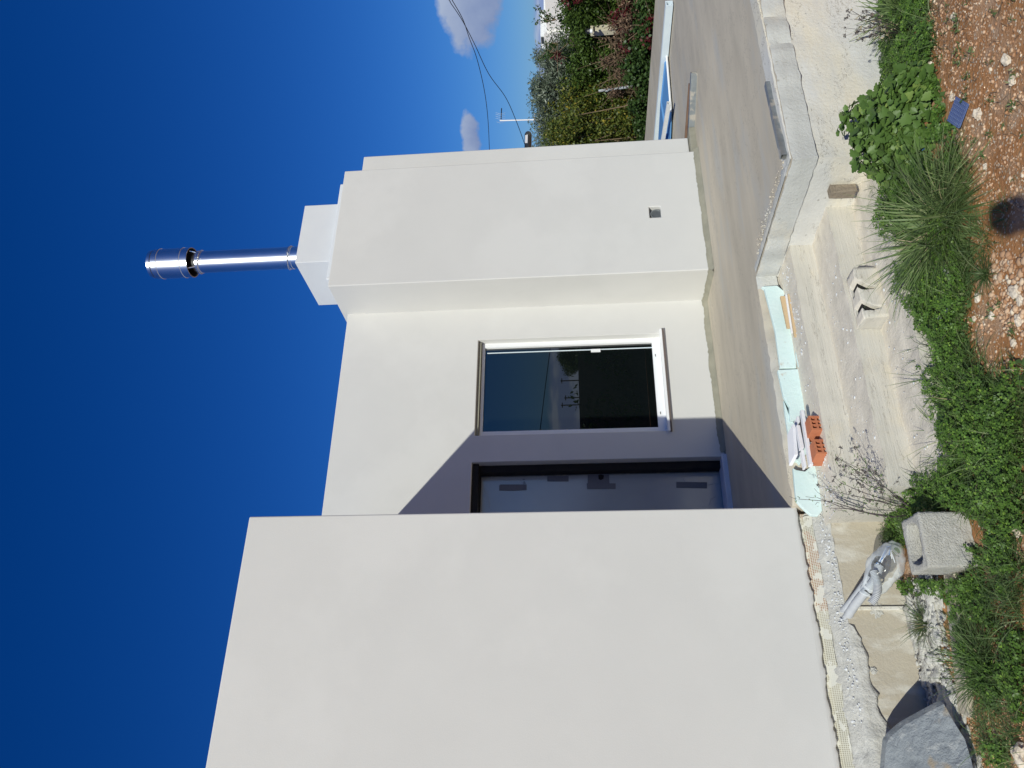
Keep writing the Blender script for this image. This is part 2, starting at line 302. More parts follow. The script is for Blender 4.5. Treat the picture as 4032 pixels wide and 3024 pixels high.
def meshmat():
    m, nt, b, o = newmat('fibreglass_mesh_over_wall'); n, l = nt.nodes, nt.links
    g = N(n, 'ShaderNodeNewGeometry'); sx = N(n, 'ShaderNodeSeparateXYZ'); l.new(g.outputs['Position'], sx.inputs[0])
    def thread(s, per):
        return mth('LESS_THAN', mth('FRACT', mth('DIVIDE', s, per, nodes=n, links=l), nodes=n, links=l), 0.34, nodes=n, links=l)
    t = mth('MAXIMUM', thread(sx.outputs['X'], 0.009), thread(sx.outputs['Z'], 0.009), nodes=n, links=l)
    z = N(n, 'ShaderNodeTexNoise'); z.inputs['Scale'].default_value = 6; l.new(g.outputs['Position'], z.inputs['Vector'])
    r = N(n, 'ShaderNodeValToRGB'); l.new(z.outputs['Fac'], r.inputs['Fac'])
    r.color_ramp.elements[0].position = 0.42; r.color_ramp.elements[0].color = (0.30, 0.27, 0.20, 1)
    r.color_ramp.elements[1].position = 0.58; r.color_ramp.elements[1].color = (0.40, 0.36, 0.27, 1)
    bx = mth('MULTIPLY', mth('GREATER_THAN', sx.outputs['X'], 0.95, nodes=n, links=l), mth('GREATER_THAN', z.outputs['Fac'], 0.46, nodes=n, links=l), nodes=n, links=l)
    y = N(n, 'ShaderNodeMix', data_type='RGBA'); l.new(bx, y.inputs['Factor']); l.new(r.outputs[0], y.inputs['A']); y.inputs['B'].default_value = (0.34, 0.17, 0.10, 1)
    x = N(n, 'ShaderNodeMix', data_type='RGBA'); l.new(t, x.inputs['Factor']); l.new(y.outputs['Result'], x.inputs['A']); x.inputs['B'].default_value = (0.62, 0.60, 0.50, 1)
    z2 = N(n, 'ShaderNodeTexNoise'); z2.inputs['Scale'].default_value = 17; z2.inputs['Detail'].default_value = 6; l.new(g.outputs['Position'], z2.inputs['Vector'])
    w = N(n, 'ShaderNodeMix', data_type='RGBA'); l.new(mth('MULTIPLY', mth('GREATER_THAN', z2.outputs['Fac'], 0.55, nodes=n, links=l), 0.85, nodes=n, links=l), w.inputs['Factor']); l.new(x.outputs['Result'], w.inputs['A']); w.inputs['B'].default_value = (0.66, 0.64, 0.56, 1)
    x = w
    l.new(x.outputs['Result'], b.inputs['Base Color']); b.inputs['Roughness'].default_value = 0.9
    return m
MT['mesh'] = meshmat()
def soilmat():
    m, nt, b, o = newmat('red_stony_soil'); n, l = nt.nodes, nt.links
    g = N(n, 'ShaderNodeNewGeometry'); P = g.outputs['Position']
    def nzt(sc, det=6.0):
        z = N(n, 'ShaderNodeTexNoise'); z.inputs['Scale'].default_value = sc; z.inputs['Detail'].default_value = det; z.inputs['Roughness'].default_value = 0.65
        l.new(P, z.inputs['Vector']); return z.outputs['Fac']
    def mix(f, A, B, lo=0.35, hi=0.65):
        r = N(n, 'ShaderNodeMapRange'); r.inputs['From Min'].default_value = lo; r.inputs['From Max'].default_value = hi; l.new(f, r.inputs['Value'])
        x = N(n, 'ShaderNodeMix', data_type='RGBA'); l.new(r.outputs[0], x.inputs['Factor'])
        for s, v in (('A', A), ('B', B)):
            if isinstance(v, bpy.types.NodeSocket): l.new(v, x.inputs[s])
            else: x.inputs[s].default_value = C4(v)
        return x.outputs['Result']
    base = mix(nzt(9), (0.52, 0.255, 0.11), (0.41, 0.19, 0.08))
    base = mix(nzt(3.1), base, (0.53, 0.36, 0.24), 0.5, 0.66)
    v = N(n, 'ShaderNodeTexVoronoi'); v.inputs['Scale'].default_value = 75; l.new(P, v.inputs['Vector'])
    sc = N(n, 'ShaderNodeSeparateColor'); l.new(v.outputs['Color'], sc.inputs[0])
    ston = mth('MULTIPLY', mth('LESS_THAN', v.outputs['Distance'], 0.42, nodes=n, links=l), mth('GREATER_THAN', sc.outputs[0], 0.62, nodes=n, links=l), nodes=n, links=l)
    pc = mix(sc.outputs[1], (0.62, 0.42, 0.27), (0.74, 0.62, 0.48))
    base = mix(ston, base, pc, 0.3, 0.7)
    l.new(base, b.inputs['Base Color']); b.inputs['Roughness'].default_value = 0.95; b.inputs['Specular IOR Level'].default_value = 0.15
    bp = N(n, 'ShaderNodeBump'); bp.inputs['Strength'].default_value = 0.9; bp.inputs['Distance'].default_value = 0.012
    h = mth('ADD', nzt(60, 8), mth('MULTIPLY', ston, 0.5, nodes=n, links=l), nodes=n, links=l)
    l.new(h, bp.inputs['Height']); l.new(bp.outputs[0], b.inputs['Normal'])
    return m
MT['soil'] = soilmat()

# ------------------------------------------------------------------ object helpers
WLOC = {}
def tag(o, label=None, cat=None, group=None, kind=None):
    if label: o['label'] = label
    if cat: o['category'] = cat
    if group: o['group'] = group
    if kind: o['kind'] = kind
    return o
def thing(name, loc, label, cat, group=None):
    o = bpy.data.objects.new(name, None); COL.objects.link(o); o.empty_display_size = 0.2
    o.location = loc; WLOC[o] = np.array(loc, float)
    return tag(o, label, cat, group)
def link(name, V, F, mat, parent=None, smooth=False, bevel=0.0):
    V = np.asarray(V, float)
    lo = V.min(0); hi = V.max(0); org = np.array([(lo[0] + hi[0]) / 2, (lo[1] + hi[1]) / 2, lo[2]])
    me = bpy.data.meshes.new(name)
    if isinstance(F, np.ndarray):
        k = F.shape[1]; nf = len(F)
        me.vertices.add(len(V)); me.vertices.foreach_set('co', (V - org).astype(np.float32).ravel())
        me.loops.add(nf * k); me.loops.foreach_set('vertex_index', F.astype(np.int32).ravel())
        me.polygons.add(nf); me.polygons.foreach_set('loop_start', np.arange(nf, dtype=np.int32) * k)
        me.update(calc_edges=True); me.validate()
    else:
        me.from_pydata([tuple(v) for v in (V - org)], [], [tuple(f) for f in F]); me.update()
    if mat: me.materials.append(MT[mat] if isinstance(mat, str) else mat)
    if smooth:
        for p in me.polygons: p.use_smooth = True
    o = bpy.data.objects.new(name, me); COL.objects.link(o)
    if parent is not None:
        o.parent = parent; o.location = org - WLOC[parent]
    else: o.location = org
    WLOC[o] = org
    if bevel:
        md = o.modifiers.new('bevel', 'BEVEL'); md.width = bevel; md.segments = 2; md.limit_method = 'ANGLE'
    return o

class MB:
    def __init__(s): s.v = []; s.f = []
    def add(s, V, F):
        k = len(s.v); s.v += [tuple(map(float, p)) for p in V]; s.f += [tuple(i + k for i in f) for f in F]; return s
    def box(s, x0, x1, y0, y1, z0, z1):
        return s.add([(x0, y0, z0), (x1, y0, z0), (x1, y1, z0), (x0, y1, z0), (x0, y0, z1), (x1, y0, z1), (x1, y1, z1), (x0, y1, z1)],
                     [(0, 3, 2, 1), (4, 5, 6, 7), (0, 1, 5, 4), (1, 2, 6, 5), (2, 3, 7, 6), (3, 0, 4, 7)])
    def obox(s, c, size, R):
        V = []
        for dz in (-1, 1):
            for dx, dy in ((-1, -1), (1, -1), (1, 1), (-1, 1)):
                V.append(np.array(c) + R @ (np.array([dx, dy, dz]) * np.array(size) / 2))
        return s.add(V, [(0, 3, 2, 1), (4, 5, 6, 7), (0, 1, 5, 4), (1, 2, 6, 5), (2, 3, 7, 6), (3, 0, 4, 7)])
    def tube(s, pts, rad, n=8, cap=True):
        pts = [np.array(p, float) for p in pts]; rings = []
        if not hasattr(rad, '__len__'): rad = [rad] * len(pts)
        up = None
        for i, p in enumerate(pts):
            d = pts[min(i + 1, len(pts) - 1)] - pts[max(i - 1, 0)]; d /= (np.linalg.norm(d) + 1e-12)
            if up is None:
                a = np.array([0, 0, 1.0]) if abs(d[2]) < 0.9 else np.array([1.0, 0, 0])
            else: a = up
            u = np.cross(d, a); u /= (np.linalg.norm(u) + 1e-12); w = np.cross(u, d); up = w
            rings.append([p + rad[i] * (math.cos(t) * u + math.sin(t) * w) for t in [2 * math.pi * k / n for k in range(n)]])
        V = [q for r in rings for q in r]; F = []
        for i in range(len(rings) - 1):
            for k in range(n):
                F.append((i * n + k, i * n + (k + 1) % n, (i + 1) * n + (k + 1) % n, (i + 1) * n + k))
        if cap: F += [tuple(range(n))[::-1], tuple((len(rings) - 1) * n + k for k in range(n))]
        return s.add(V, F)
    def lathe(s, c, prof, n=32):
        V = []; F = []
        for (r, z) in prof:
            for k in range(n): V.append((c[0] + r * math.cos(2 * math.pi * k / n), c[1] + r * math.sin(2 * math.pi * k / n), z))
        for i in range(len(prof) - 1):
            for k in range(n): F.append((i * n + k, i * n + (k + 1) % n, (i + 1) * n + (k + 1) % n, (i + 1) * n + k))
        return s.add(V, F)
    def prism(s, poly, d):
        """poly: list of 3D points (a flat outline), d: thickness vector"""
        n = len(poly); P = [np.array(p, float) for p in poly]; d = np.array(d, float)
        return s.add(P + [p + d for p in P], [tuple(range(n)), tuple(range(n, 2 * n))[::-1]] + [(i, i + n, (i + 1) % n + n, (i + 1) % n) for i in range(n)])
    def done(s, name, mat, parent=None, smooth=False, bevel=0.0):
        return link(name, s.v, s.f, mat, parent, smooth, bevel)

def fixn(o):
    import bmesh
    bm = bmesh.new(); bm.from_mesh(o.data); bmesh.ops.recalc_face_normals(bm, faces=bm.faces); bm.to_mesh(o.data); bm.free(); return o

def rbox(x0, x1, y0, y1, z0, z1, step=0.03, amp=0.004, freq=9.0, skip=(), topamp=None, closed=False):
    """a cast block with slightly wandering faces and chipped edges (displacement by position, so faces meet)"""
    V = []; F = []
    def disp(p):
        q = Vector(p) * freq; a = mnoise.noise_vector(q); b = mnoise.noise_vector(q * 3.7 + Vector((7, 3, 1)))
        k = amp if topamp is None or p[2] < z1 - 1e-6 else topamp
        edge = sum((abs(p[0] - x0) < 1e-6 or abs(p[0] - x1) < 1e-6, abs(p[1] - y0) < 1e-6, abs(p[2] - z1) < 1e-6))
        kk = amp * 1.6 if edge >= 2 else k
        return (p[0] + kk * (a[0] + 0.5 * b[0]), p[1] + kk * (a[1] + 0.5 * b[1]), p[2] + (kk if edge >= 2 else k) * (a[2] + 0.5 * b[2]))
    def grid(o, u, v, lu, lv):
        nu = max(1, int(round(lu / step))); nv = max(1, int(round(lv / step))); k = len(V)
        for j in range(nv + 1):
            for i in range(nu + 1):
                V.append(disp((o[0] + u[0] * lu * i / nu + v[0] * lv * j / nv, o[1] + u[1] * lu * i / nu + v[1] * lv * j / nv, o[2] + u[2] * lu * i / nu + v[2] * lv * j / nv)))
        for j in range(nv):
            for i in range(nu):
                a = k + j * (nu + 1) + i; F.append((a, a + 1, a + nu + 2, a + nu + 1))
    X, Y, Z = (1, 0, 0), (0, 1, 0), (0, 0, 1)
    if 'front' not in skip: grid((x0, y0, z0), X, Z, x1 - x0, z1 - z0)
    if 'top' not in skip: grid((x0, y0, z1), X, Y, x1 - x0, y1 - y0)
    if 'left' not in skip: grid((x0, y1, z0), (0, -1, 0), Z, y1 - y0, z1 - z0)
    if 'right' not in skip: grid((x1, y0, z0), Y, Z, y1 - y0, z1 - z0)
    if 'back' not in skip: grid((x1, y1, z0), (-1, 0, 0), Z, x1 - x0, z1 - z0)
    if closed: grid((x0, y1, z0), X, (0, -1, 0), x1 - x0, y1 - y0)
    return V, F

def rotz(a):
    c, s = math.cos(a), math.sin(a); return np.array([[c, -s, 0], [s, c, 0], [0, 0, 1.0]])
def roty(a):
    c, s = math.cos(a), math.sin(a); return np.array([[c, 0, s], [0, 1.0, 0], [-s, 0, c]])
def rotx(a):
    c, s = math.cos(a), math.sin(a); return np.array([[1.0, 0, 0], [0, c, -s], [0, s, c]])

SOILZ = -1.72
def soil_h(x, y):
    v = mnoise.noise(Vector((x * 1.3, y * 1.3, 0.3))) * 0.016 + mnoise.noise(Vector((x * 4.1, y * 4.1, 2.3))) * 0.010
    t = max(0.0, min(1.0, (x - 2.9) / 1.8)); return SOILZ + v - 0.27 * t * t * (3 - 2 * t)
def GP(x, y, h=0.0):
    z = SOILZ
    for _ in range(8): p = PZ(x, y, z + h); z = soil_h(p[0], p[1])
    return p
def poly_ground(poly, z=None): return [GP(x, y)[:2] for x, y in poly]
def inpoly(p, poly):
    c = False; n = len(poly); j = n - 1
    for i in range(n):
        xi, yi = poly[i]; xj, yj = poly[j]
        if (yi > p[1]) != (yj > p[1]) and p[0] < (xj - xi) * (p[1] - yi) / (yj - yi + 1e-12) + xi: c = not c
        j = i
    return c
def scatter(poly, n, rng):
    P = np.array(poly); lo = P.min(0); hi = P.max(0); out = []
    while len(out) < n:
        p = (rng.uniform(lo[0], hi[0]), rng.uniform(lo[1], hi[1]))
        if inpoly(p, poly): out.append(p)
    return out

# template instancing into one mesh (leaves, blades, pebbles of ONE plant or of stuff)
def rand_rot(n, up_bias=0.0, rng=RNG, nrm=None):
    nv = rng.normal(size=(n, 3)); nv /= np.linalg.norm(nv, axis=1)[:, None]
    if nrm is not None: nv = nv + nrm
    nv[:, 2] += up_bias; nv /= np.linalg.norm(nv, axis=1)[:, None] + 1e-9
    t = rng.normal(size=(n, 3)); t -= (t * nv).sum(1)[:, None] * nv; t /= np.linalg.norm(t, axis=1)[:, None] + 1e-9
    b = np.cross(nv, t)
    return np.stack([t, b, nv], axis=2)           # columns: along, across, normal
def instances(TV, TF, pos, R, sc):
    TV = np.array(TV, float); TF = np.array(TF, int); n = len(pos)
    V = np.einsum('nij,vj->nvi', R, TV) * np.asarray(sc)[:, None, None] + pos[:, None, :]
    F = (TF[None] + (np.arange(n) * len(TV))[:, None, None]).reshape(-1, TF.shape[1])
    return V.reshape(-1, 3), F
LEAF = ([(0, 0, 0), (0.45, 0.28, 0.06), (1, 0, -0.04), (0.45, -0.28, 0.06)], [(0, 3, 2, 1)])
LEAF_N = ([(0, 0, 0), (0.5, 0.13, 0.03), (1, 0, 0), (0.5, -0.13, 0.03)], [(0, 3, 2, 1)])
LEAF_R = ([(0, 0, 0), (0.35, 0.42, 0.07), (0.95, 0.2, 0.0), (0.95, -0.2, 0.0), (0.35, -0.42, 0.07)], [(0, 4, 3, 2, 1)])
# broad lobed leaf with a toothed rim, dished
_lob = [(-0.08, 0.10), (-0.18, 0.34), (0.05, 0.50), (0.16, 0.44), (0.34, 0.60), (0.50, 0.46), (0.68, 0.46), (0.76, 0.26), (0.98, 0.16), (1.06, 0.0)]
_rim = _lob + [(x, -y) for x, y in _lob[-2::-1]]
LOBED = ([(0.30, 0, -0.07)] + [(x, y, 0.07 * abs(y) * 2 - 0.03 * x) for x, y in _rim], [(0, i, i + 1) for i in range(1, len(_rim))] + [(0, len(_rim), 1)])
def leaf_cloud(name, centers, radii, n, size, mat, parent=None, tpl=LEAF, up=0.3, shell=0.55, rng=RNG, flat=1.0, **kw):
    centers = np.array(centers, float); radii = np.array(radii, float)
    w = radii ** 2; idx = rng.choice(len(centers), n, p=w / w.sum())
    d = rng.normal(size=(n, 3)); d /= np.linalg.norm(d, axis=1)[:, None]
    r = radii[idx] * (shell + (1 - shell) * rng.random(n)) * (1 + 0.12 * rng.normal(size=n))
    dd = d.copy(); dd[:, 2] *= flat
    pos = centers[idx] + dd * r[:, None]
    R = rand_rot(n, up, rng, nrm=d * 0.7)
    s = size * (0.65 + 0.7 * rng.random(n))
    V, F = instances(tpl[0], tpl[1], pos, R, s)
    return link(name, V, F, mat, parent, **kw)
def blades(name, base, n, length, width, mat, parent=None, spread=0.9, rbase=0.03, rng=RNG, droop=0.6, lean=None, seg=5):
    """a tuft of n curved tapering blades"""
    az = rng.random(n) * 2 * math.pi; tilt = spread * np.sqrt(rng.random(n)); L = length * (0.45 + 0.65 * rng.random(n)); w = width * (0.6 + 0.7 * rng.random(n))
    d = np.stack([np.cos(az), np.sin(az), np.zeros(n)], 1)
    st = np.array(base)[None] + d * (rbase * np.sqrt(rng.random(n)))[:, None]
    st[:, :2] += rng.normal(size=(n, 2)) * rbase * 0.4
    V = np.zeros((n, (seg + 1) * 2, 3)); cur = st.copy(); side = np.stack([-d[:, 1], d[:, 0], np.zeros(n)], 1)
    tw = rng.normal(size=n) * 0.7
    ang = tilt.copy(); bend = droop * (0.3 + rng.random(n)) * 1.6 / seg
    if lean is not None: cur_l = np.array(lean)
    for i in range(seg + 1):
        f = i / seg; ww = w * (1 - f ** 1.8) * 0.5 + 0.0002
        s2 = side * np.cos(tw)[:, None] + np.array([0, 0, 1.0])[None] * np.sin(tw)[:, None] * 0.6
        V[:, 2 * i] = cur - s2 * ww[:, None]; V[:, 2 * i + 1] = cur + s2 * ww[:, None]
        dirv = d * np.sin(ang)[:, None] + np.array([0, 0, 1.0])[None] * np.cos(ang)[:, None]
        if lean is not None: dirv = dirv + cur_l[None] * f
        cur = cur + dirv * (L / seg)[:, None]
        ang = ang + bend
        cur[:, 2] = np.maximum(cur[:, 2], np.array(base)[2] + 0.004)
    TF = np.array([(2 * i, 2 * i + 1, 2 * i + 3, 2 * i + 2) for i in range(seg)])
    F = (TF[None] + (np.arange(n) * (seg + 1) * 2)[:, None, None]).reshape(-1, 4)
    return link(name, V.reshape(-1, 3), F, mat, parent)

# icosphere template
def ico():
    t = (1 + 5 ** 0.5) / 2
    V = [(-1, t, 0), (1, t, 0), (-1, -t, 0), (1, -t, 0), (0, -1, t), (0, 1, t), (0, -1, -t), (0, 1, -t), (t, 0, -1), (t, 0, 1), (-t, 0, -1), (-t, 0, 1)]
    V = [tuple(np.array(v) / np.linalg.norm(v)) for v in V]
    F = [(0, 11, 5), (0, 5, 1), (0, 1, 7), (0, 7, 10), (0, 10, 11), (1, 5, 9), (5, 11, 4), (11, 10, 2), (10, 7, 6), (7, 1, 8), (3, 9, 4), (3, 4, 2), (3, 2, 6), (3, 6, 8), (3, 8, 9), (4, 9, 5), (2, 4, 11), (6, 2, 10), (8, 6, 7), (9, 8, 1)]
    return V, F
def ico2(k=1):
    V, F = ico(); V = list(V)
    for _ in range(k):
        cache = {}; F2 = []
        def mid(a, b):
            key = (min(a, b), max(a, b))
            if key not in cache:
                m = np.array(V[a]) + np.array(V[b]); V.append(tuple(m / np.linalg.norm(m))); cache[key] = len(V) - 1
            return cache[key]
        for a, b, c in F:
            ab, bc, ca = mid(a, b), mid(b, c), mid(c, a); F2 += [(a, ab, ca), (b, bc, ab), (c, ca, bc), (ab, bc, ca)]
        F = F2
    return V, F
def lump(c, r, seed, k=2, rough=0.25, freq=1.6):
    V, F = ico2(k); out = []
    for v in V:
        q = 1 + rough * mnoise.noise(Vector(v) * freq + Vector((seed, seed * 1.7, 3))) * 1.6
        out.append((c[0] + v[0] * r[0] * q, c[1] + v[1] * r[1] * q, c[2] + v[2] * r[2] * q))
    return out, F

#PART2
# ================================================================== SETTING
ZS = -1.21                                     # patio level
def axis(lo, hi, fine_lo, fine_hi, fine, grow=1.35):
    a = list(np.arange(fine_lo, fine_hi + 1e-6, fine)); s = fine; x = fine_hi
    while x < hi: s *= grow; x += s; a.append(min(x, hi))
    s = fine; x = fine_lo; b = []
    while x > lo: s *= grow; x -= s; b.append(max(x, lo))
    return b[::-1] + a
def build_soil():
    xs = axis(-2500, 4000, -0.6, 4.6, 0.035); ys = axis(-2500, 4000, 1.4, 4.7, 0.035)
    V = [(x, y, soil_h(x, y) if abs(x) < 40 and abs(y) < 40 else SOILZ) for y in ys for x in xs]
    nx = len(xs); F = np.array([(j * nx + i, j * nx + i + 1, (j + 1) * nx + i + 1, (j + 1) * nx + i) for j in range(len(ys) - 1) for i in range(nx - 1)])
    tag(link('soil', V, F, 'soil', smooth=True), kind='structure')
build_soil()

def rb(name, mat, *a, parent=None, kind='structure', **k):
    V, F = rbox(*a, **k); o = link(name, V, np.array(F), mat, parent, smooth=True); es = o.modifiers.new('split', 'EDGE_SPLIT'); es.split_angle = math.radians(38)
    if kind: tag(o, kind=kind)
    return o
# patio slab: main part and a nearer wing, one sheet each, with the cast band (0.135 m) showing at the edges
def patio():
    V = []; F = []
    for a in ((1.2, 3.2, 4.585, 4.9), (3.2, 10.1, 3.45, 4.9), (1.2, 10.1, 4.9, 9.0), (5.6, 10.1, 9.0, 16.0)):
        pass
    step = 0.05
    def disp(x, y):
        return mnoise.noise(Vector((x * 1.1, y * 1.1, 0))) * 0.003
    xs = list(np.arange(1.55, 3.2 - 1e-6, 0.05)) + list(np.arange(3.2, 5.0, 0.05)) + list(np.arange(5.0, 10.11, 0.3))
    ys = list(np.arange(3.45, 4.58, 0.05)) + list(np.arange(4.585, 6.6, 0.06)) + list(np.arange(6.6, 16, 0.3))
    vid = {}
    def outline(x, y): return y >= 3.45 - 1e-6 and (x >= 3.2 - 1e-6 or y >= 4.585 - 1e-6)
    def vert(i, j):
        if (i, j) not in vid:
            x, y = xs[i], ys[j]; z = ZS + disp(x, y)
            e = 0
            if j == 0 or (abs(y - 4.585) < 0.03 and x <= 3.2 + 1e-6) or (abs(x - 3.2) < 1e-3 and y < 4.6):
                n1 = mnoise.noise(Vector((x * 9, y * 9, 1))) ; n2 = mnoise.noise(Vector((x * 23, y * 23, 5)))
                x += 0.016 * n1; y += 0.018 * n2 + 0.012 * n1; z -= 0.003 + 0.012 * abs(n2)
            vid[(i, j)] = len(V); V.append((x, y, z))
        return vid[(i, j)]
    for j in range(len(ys) - 1):
        for i in range(len(xs) - 1):
            cx, cy = (xs[i] + xs[i + 1]) / 2, (ys[j] + ys[j + 1]) / 2
            if cy > 4.585 or cx > 3.2: F.append((vert(i, j), vert(i + 1, j), vert(i + 1, j + 1), vert(i, j + 1)))
    # skirts: walk boundary edges and drop them in three rows
    cnt = {}
    for f in F:
        for a, b in zip(f, f[1:] + f[:1]): cnt[(a, b)] = 1
    bd = [(a, b) for (a, b) in cnt if (b, a) not in cnt]
    cols = {}
    def colv(a, k):
        if (a, k) not in cols:
            x, y, z = V[a]; zz = z - (0.012, 0.05, 0.10, 0.137)[k]
            n = mnoise.noise(Vector((x * 14, y * 14, zz * 14)))
            out = 0.004 + (0.006 * n)
            cols[(a, k)] = len(V); V.append((x - (out if x < 3.3 and y < 4.57 else 0), y - out, zz))
        return cols[(a, k)]
    for a, b in bd:
        p = a, b
        for k in range(4):
            q = colv(a, k), colv(b, k); F.append((p[1], p[0], q[0], q[1])); p = q
    o = tag(link('patio', V, np.array(F), 'slab', smooth=True), kind='structure')
    o.data.materials.append(MT['conc_grey'])
    nf0 = len(o.data.polygons)
    for p in o.data.polygons:
        if abs(p.normal.z) < 0.6 and p.center.x + o.location.x > 3.12: p.material_index = 1
    es = o.modifiers.new('split', 'EDGE_SPLIT'); es.split_angle = math.radians(38)
patio()
rb('wing_foundation', 'conc_white', 3.205, 10.0, 3.462, 4.6, -2.05, ZS - 0.139, step=0.05, amp=0.006, skip=('back', 'right'))
rb('patio_rim', 'conc_white', 3.215, 9.9, 3.463, 3.60, ZS - 0.02, ZS + 0.006, step=0.04, amp=0.004, skip=('back', 'right'))
def side_rim():
    """paler worn concrete along the near corner of the patio, feathering out over the slab"""
    V = []; F = []; ys = np.arange(3.462, 4.56, 0.02)
    for y in ys:
        w = 0.13 + 0.05 * mnoise.noise(Vector((y * 3, 1, 0))) + 0.03 * mnoise.noise(Vector((y * 13, 1, 0))) + 0.10 * max(0, (3.9 - y))
        for k in range(7):
            f = k / 6; n_ = mnoise.noise(Vector((y * 22, f * 5, 3))) * 0.006 + mnoise.noise(Vector((y * 60, f * 12, 3))) * 0.003
            V.append((3.208 + w * f, y, ZS - 0.003 + (0.010 * math.sin(math.pi * min(1, f * 1.4 + 0.2)) if k < 6 else -0.004) + n_ * (1 if 0 < k < 6 else 0.3)))
    for j in range(len(ys) - 1):
        for k in range(6): a = j * 7 + k; F.append((a, a + 1, a + 8, a + 7))
    tag(link('worn_rim', V, np.array(F), 'conc_grey', smooth=False), kind='structure')
side_rim()
mb = MB().box(0.928, 0.948, 4.485, 4.51, -1.70, -1.40); tag(mb.done('shuttering_ridge', 'conc_white', bevel=0.004), kind='structure')
# three cast steps
rb('upper_step', 'steps', 1.42, 3.22, 4.25, 4.62, -2.0, -1.367, step=0.03, amp=0.0045, topamp=0.003)
rb('middle_step', 'steps', 1.41, 3.22, 3.885, 4.27, -2.0, -1.512, step=0.03, amp=0.006, topamp=0.006)
rb('lower_step', 'steps', 1.40, 3.23, 3.50, 3.90, -2.0, -1.655, step=0.03, amp=0.008, topamp=0.010)
rb('slab_underside', 'steps', 1.55, 3.2, 4.60, 4.9, -2.0, ZS - 0.10, step=0.05, amp=0.004, skip=('back', 'right'))
# foundation under the near wall, with a mortar skim above and rubble below
rb('wall_foundation', 'panel', -7.0, 1.44, 4.50, 5.0, -2.0, -1.385, step=0.04, amp=0.004, skip=('back',))
def skim():
    V = []; F = []; xs = np.arange(-6.0, 1.54, 0.02)
    for i, x in enumerate(xs):
        low = 0.0
        if x < 0.85: low = 0.03 + 0.10 * min(1, (0.85 - x) / 0.6) + 0.05 * mnoise.noise(Vector((x * 3.1, 0, 0))) + 0.035 * mnoise.noise(Vector((x * 11, 4, 0))) + 0.02 * mnoise.noise(Vector((x * 37, 4, 0)))
        low = max(0.0, min(low, 0.26))
        prof = [(4.64, -1.29), (4.612, -1.305), (4.590, -1.33), (4.560, -1.355), (4.530, -1.372), (4.497, -1.383)]
        for t in (0.25, 0.5, 0.75, 0.97, 1.0): prof.append((4.497 if t < 1 else 4.512, -1.383 - low * t - 0.004 * t))
        for k, (y, z) in enumerate(prof):
            n_ = 0.008 * mnoise.noise(Vector((x * 15, 1, z * 15 + y * 9))) + 0.006 * mnoise.noise(Vector((x * 45, 1, z * 45 + y * 30)))
            V.append((x, y - n_ - (0.008 if k > 4 and low > 0.01 and k < len(prof) - 1 else 0), z + (n_ if k < 5 else 0)))
    m = 11
    for i in range(len(xs) - 1):
        for k in range(m - 1):
            a = i * m + k; F.append((a, a + 1, a + m + 1, a + m))
    tag(link('mortar_skim', V, np.array(F), 'mortar', smooth=False), kind='structure')
skim()
def crumbs(name, n, x0, x1, y0, y1, z, r0, r1, mat, seed, kind='stuff'):
    rg = np.random.default_rng(seed); TV, TF = ico(); V = []; F = []
    pos = np.stack([rg.uniform(x0, x1, n), rg.uniform(y0, y1, n), np.full(n, 0.0 if z == 'slope' else z) + rg.uniform(-0.002, 0.006, n)], 1)
    if z == 'slope': pos[:, 2] = -1.380 + (pos[:, 1] - 4.497) * 0.45
    R = rand_rot(n, 0, rg); s = r0 + (r1 - r0) * rg.random(n) ** 2.5
    TVd = np.array(TV) * np.array([1.25, 0.9, 0.7])
    V, F = instances(TVd, TF, pos, R, s)
    V += np.random.default_rng(seed + 1).normal(size=V.shape) * (r0 * 0.22)
    return tag(link(name, V, F, mat), kind=kind)
tag(crumbs('rubble', 1500, -0.9, 1.05, 4.08, 4.50, SOILZ + 0.022, 0.003, 0.014, 'mortar', 5), 'grey broken mortar rubble along the foot of the foundation', 'rubble')
V, F = [], []
rg = np.random.default_rng(3)
for i in range(56):
    a, b = lump((rg.uniform(-0.8, 1.0), rg.uniform(4.14, 4.48), SOILZ - 0.01), (rg.uniform(0.09, 0.18), rg.uniform(0.06, 0.12), rg.uniform(0.025, 0.045)), i * 1.3, 3, 0.55, 3.4)
    k = len(V); V += a; F += [(x + k, y + k, z + k) for x, y, z in b]
tag(link('spilled_mortar', V, np.array(F), 'mortar', smooth=False), kind='structure')
tag(crumbs('ledge_crumbs', 260, 0.35, 1.5, 4.50, 4.58, 'slope', 0.002, 0.009, 'plaster_fresh', 15), 'white plaster crumbs along the ledge under the big white wall', 'crumbs')
for cx, cz, r in ((0.93, -1.545, 0.035), (0.62, -1.47, 0.018)):
    a, b = lump((cx, 4.50, cz), (r, 0.008, r * 0.9), 3 + r * 100, 3, 0.4, 3); tag(link('mortar_splash', a, b, 'mortar', smooth=False), kind='structure')
tag(crumbs('edge_rubble', 130, 3.27, 3.36, 3.50, 4.45, ZS + 0.001, 0.003, 0.011, 'slab', 25), 'eroded lumps along the worn near corner of the patio', 'rubble')
# a cast strip (old shuttering edge) half buried in the soil
pa, pb = PZ(3745, 2330, SOILZ + 0.03), PZ(3800, 2680, SOILZ + 0.01)
d = (pb - pa); L_ = np.linalg.norm(d); ang = math.atan2(d[1], d[0])
mb = MB().obox((pa + pb) / 2 - np.array([0, 0, 0.02]), (L_ + 0.3, 0.11, 0.07), rotz(ang))
tag(mb.done('concrete_strip', 'panel', bevel=0.006), kind='structure')

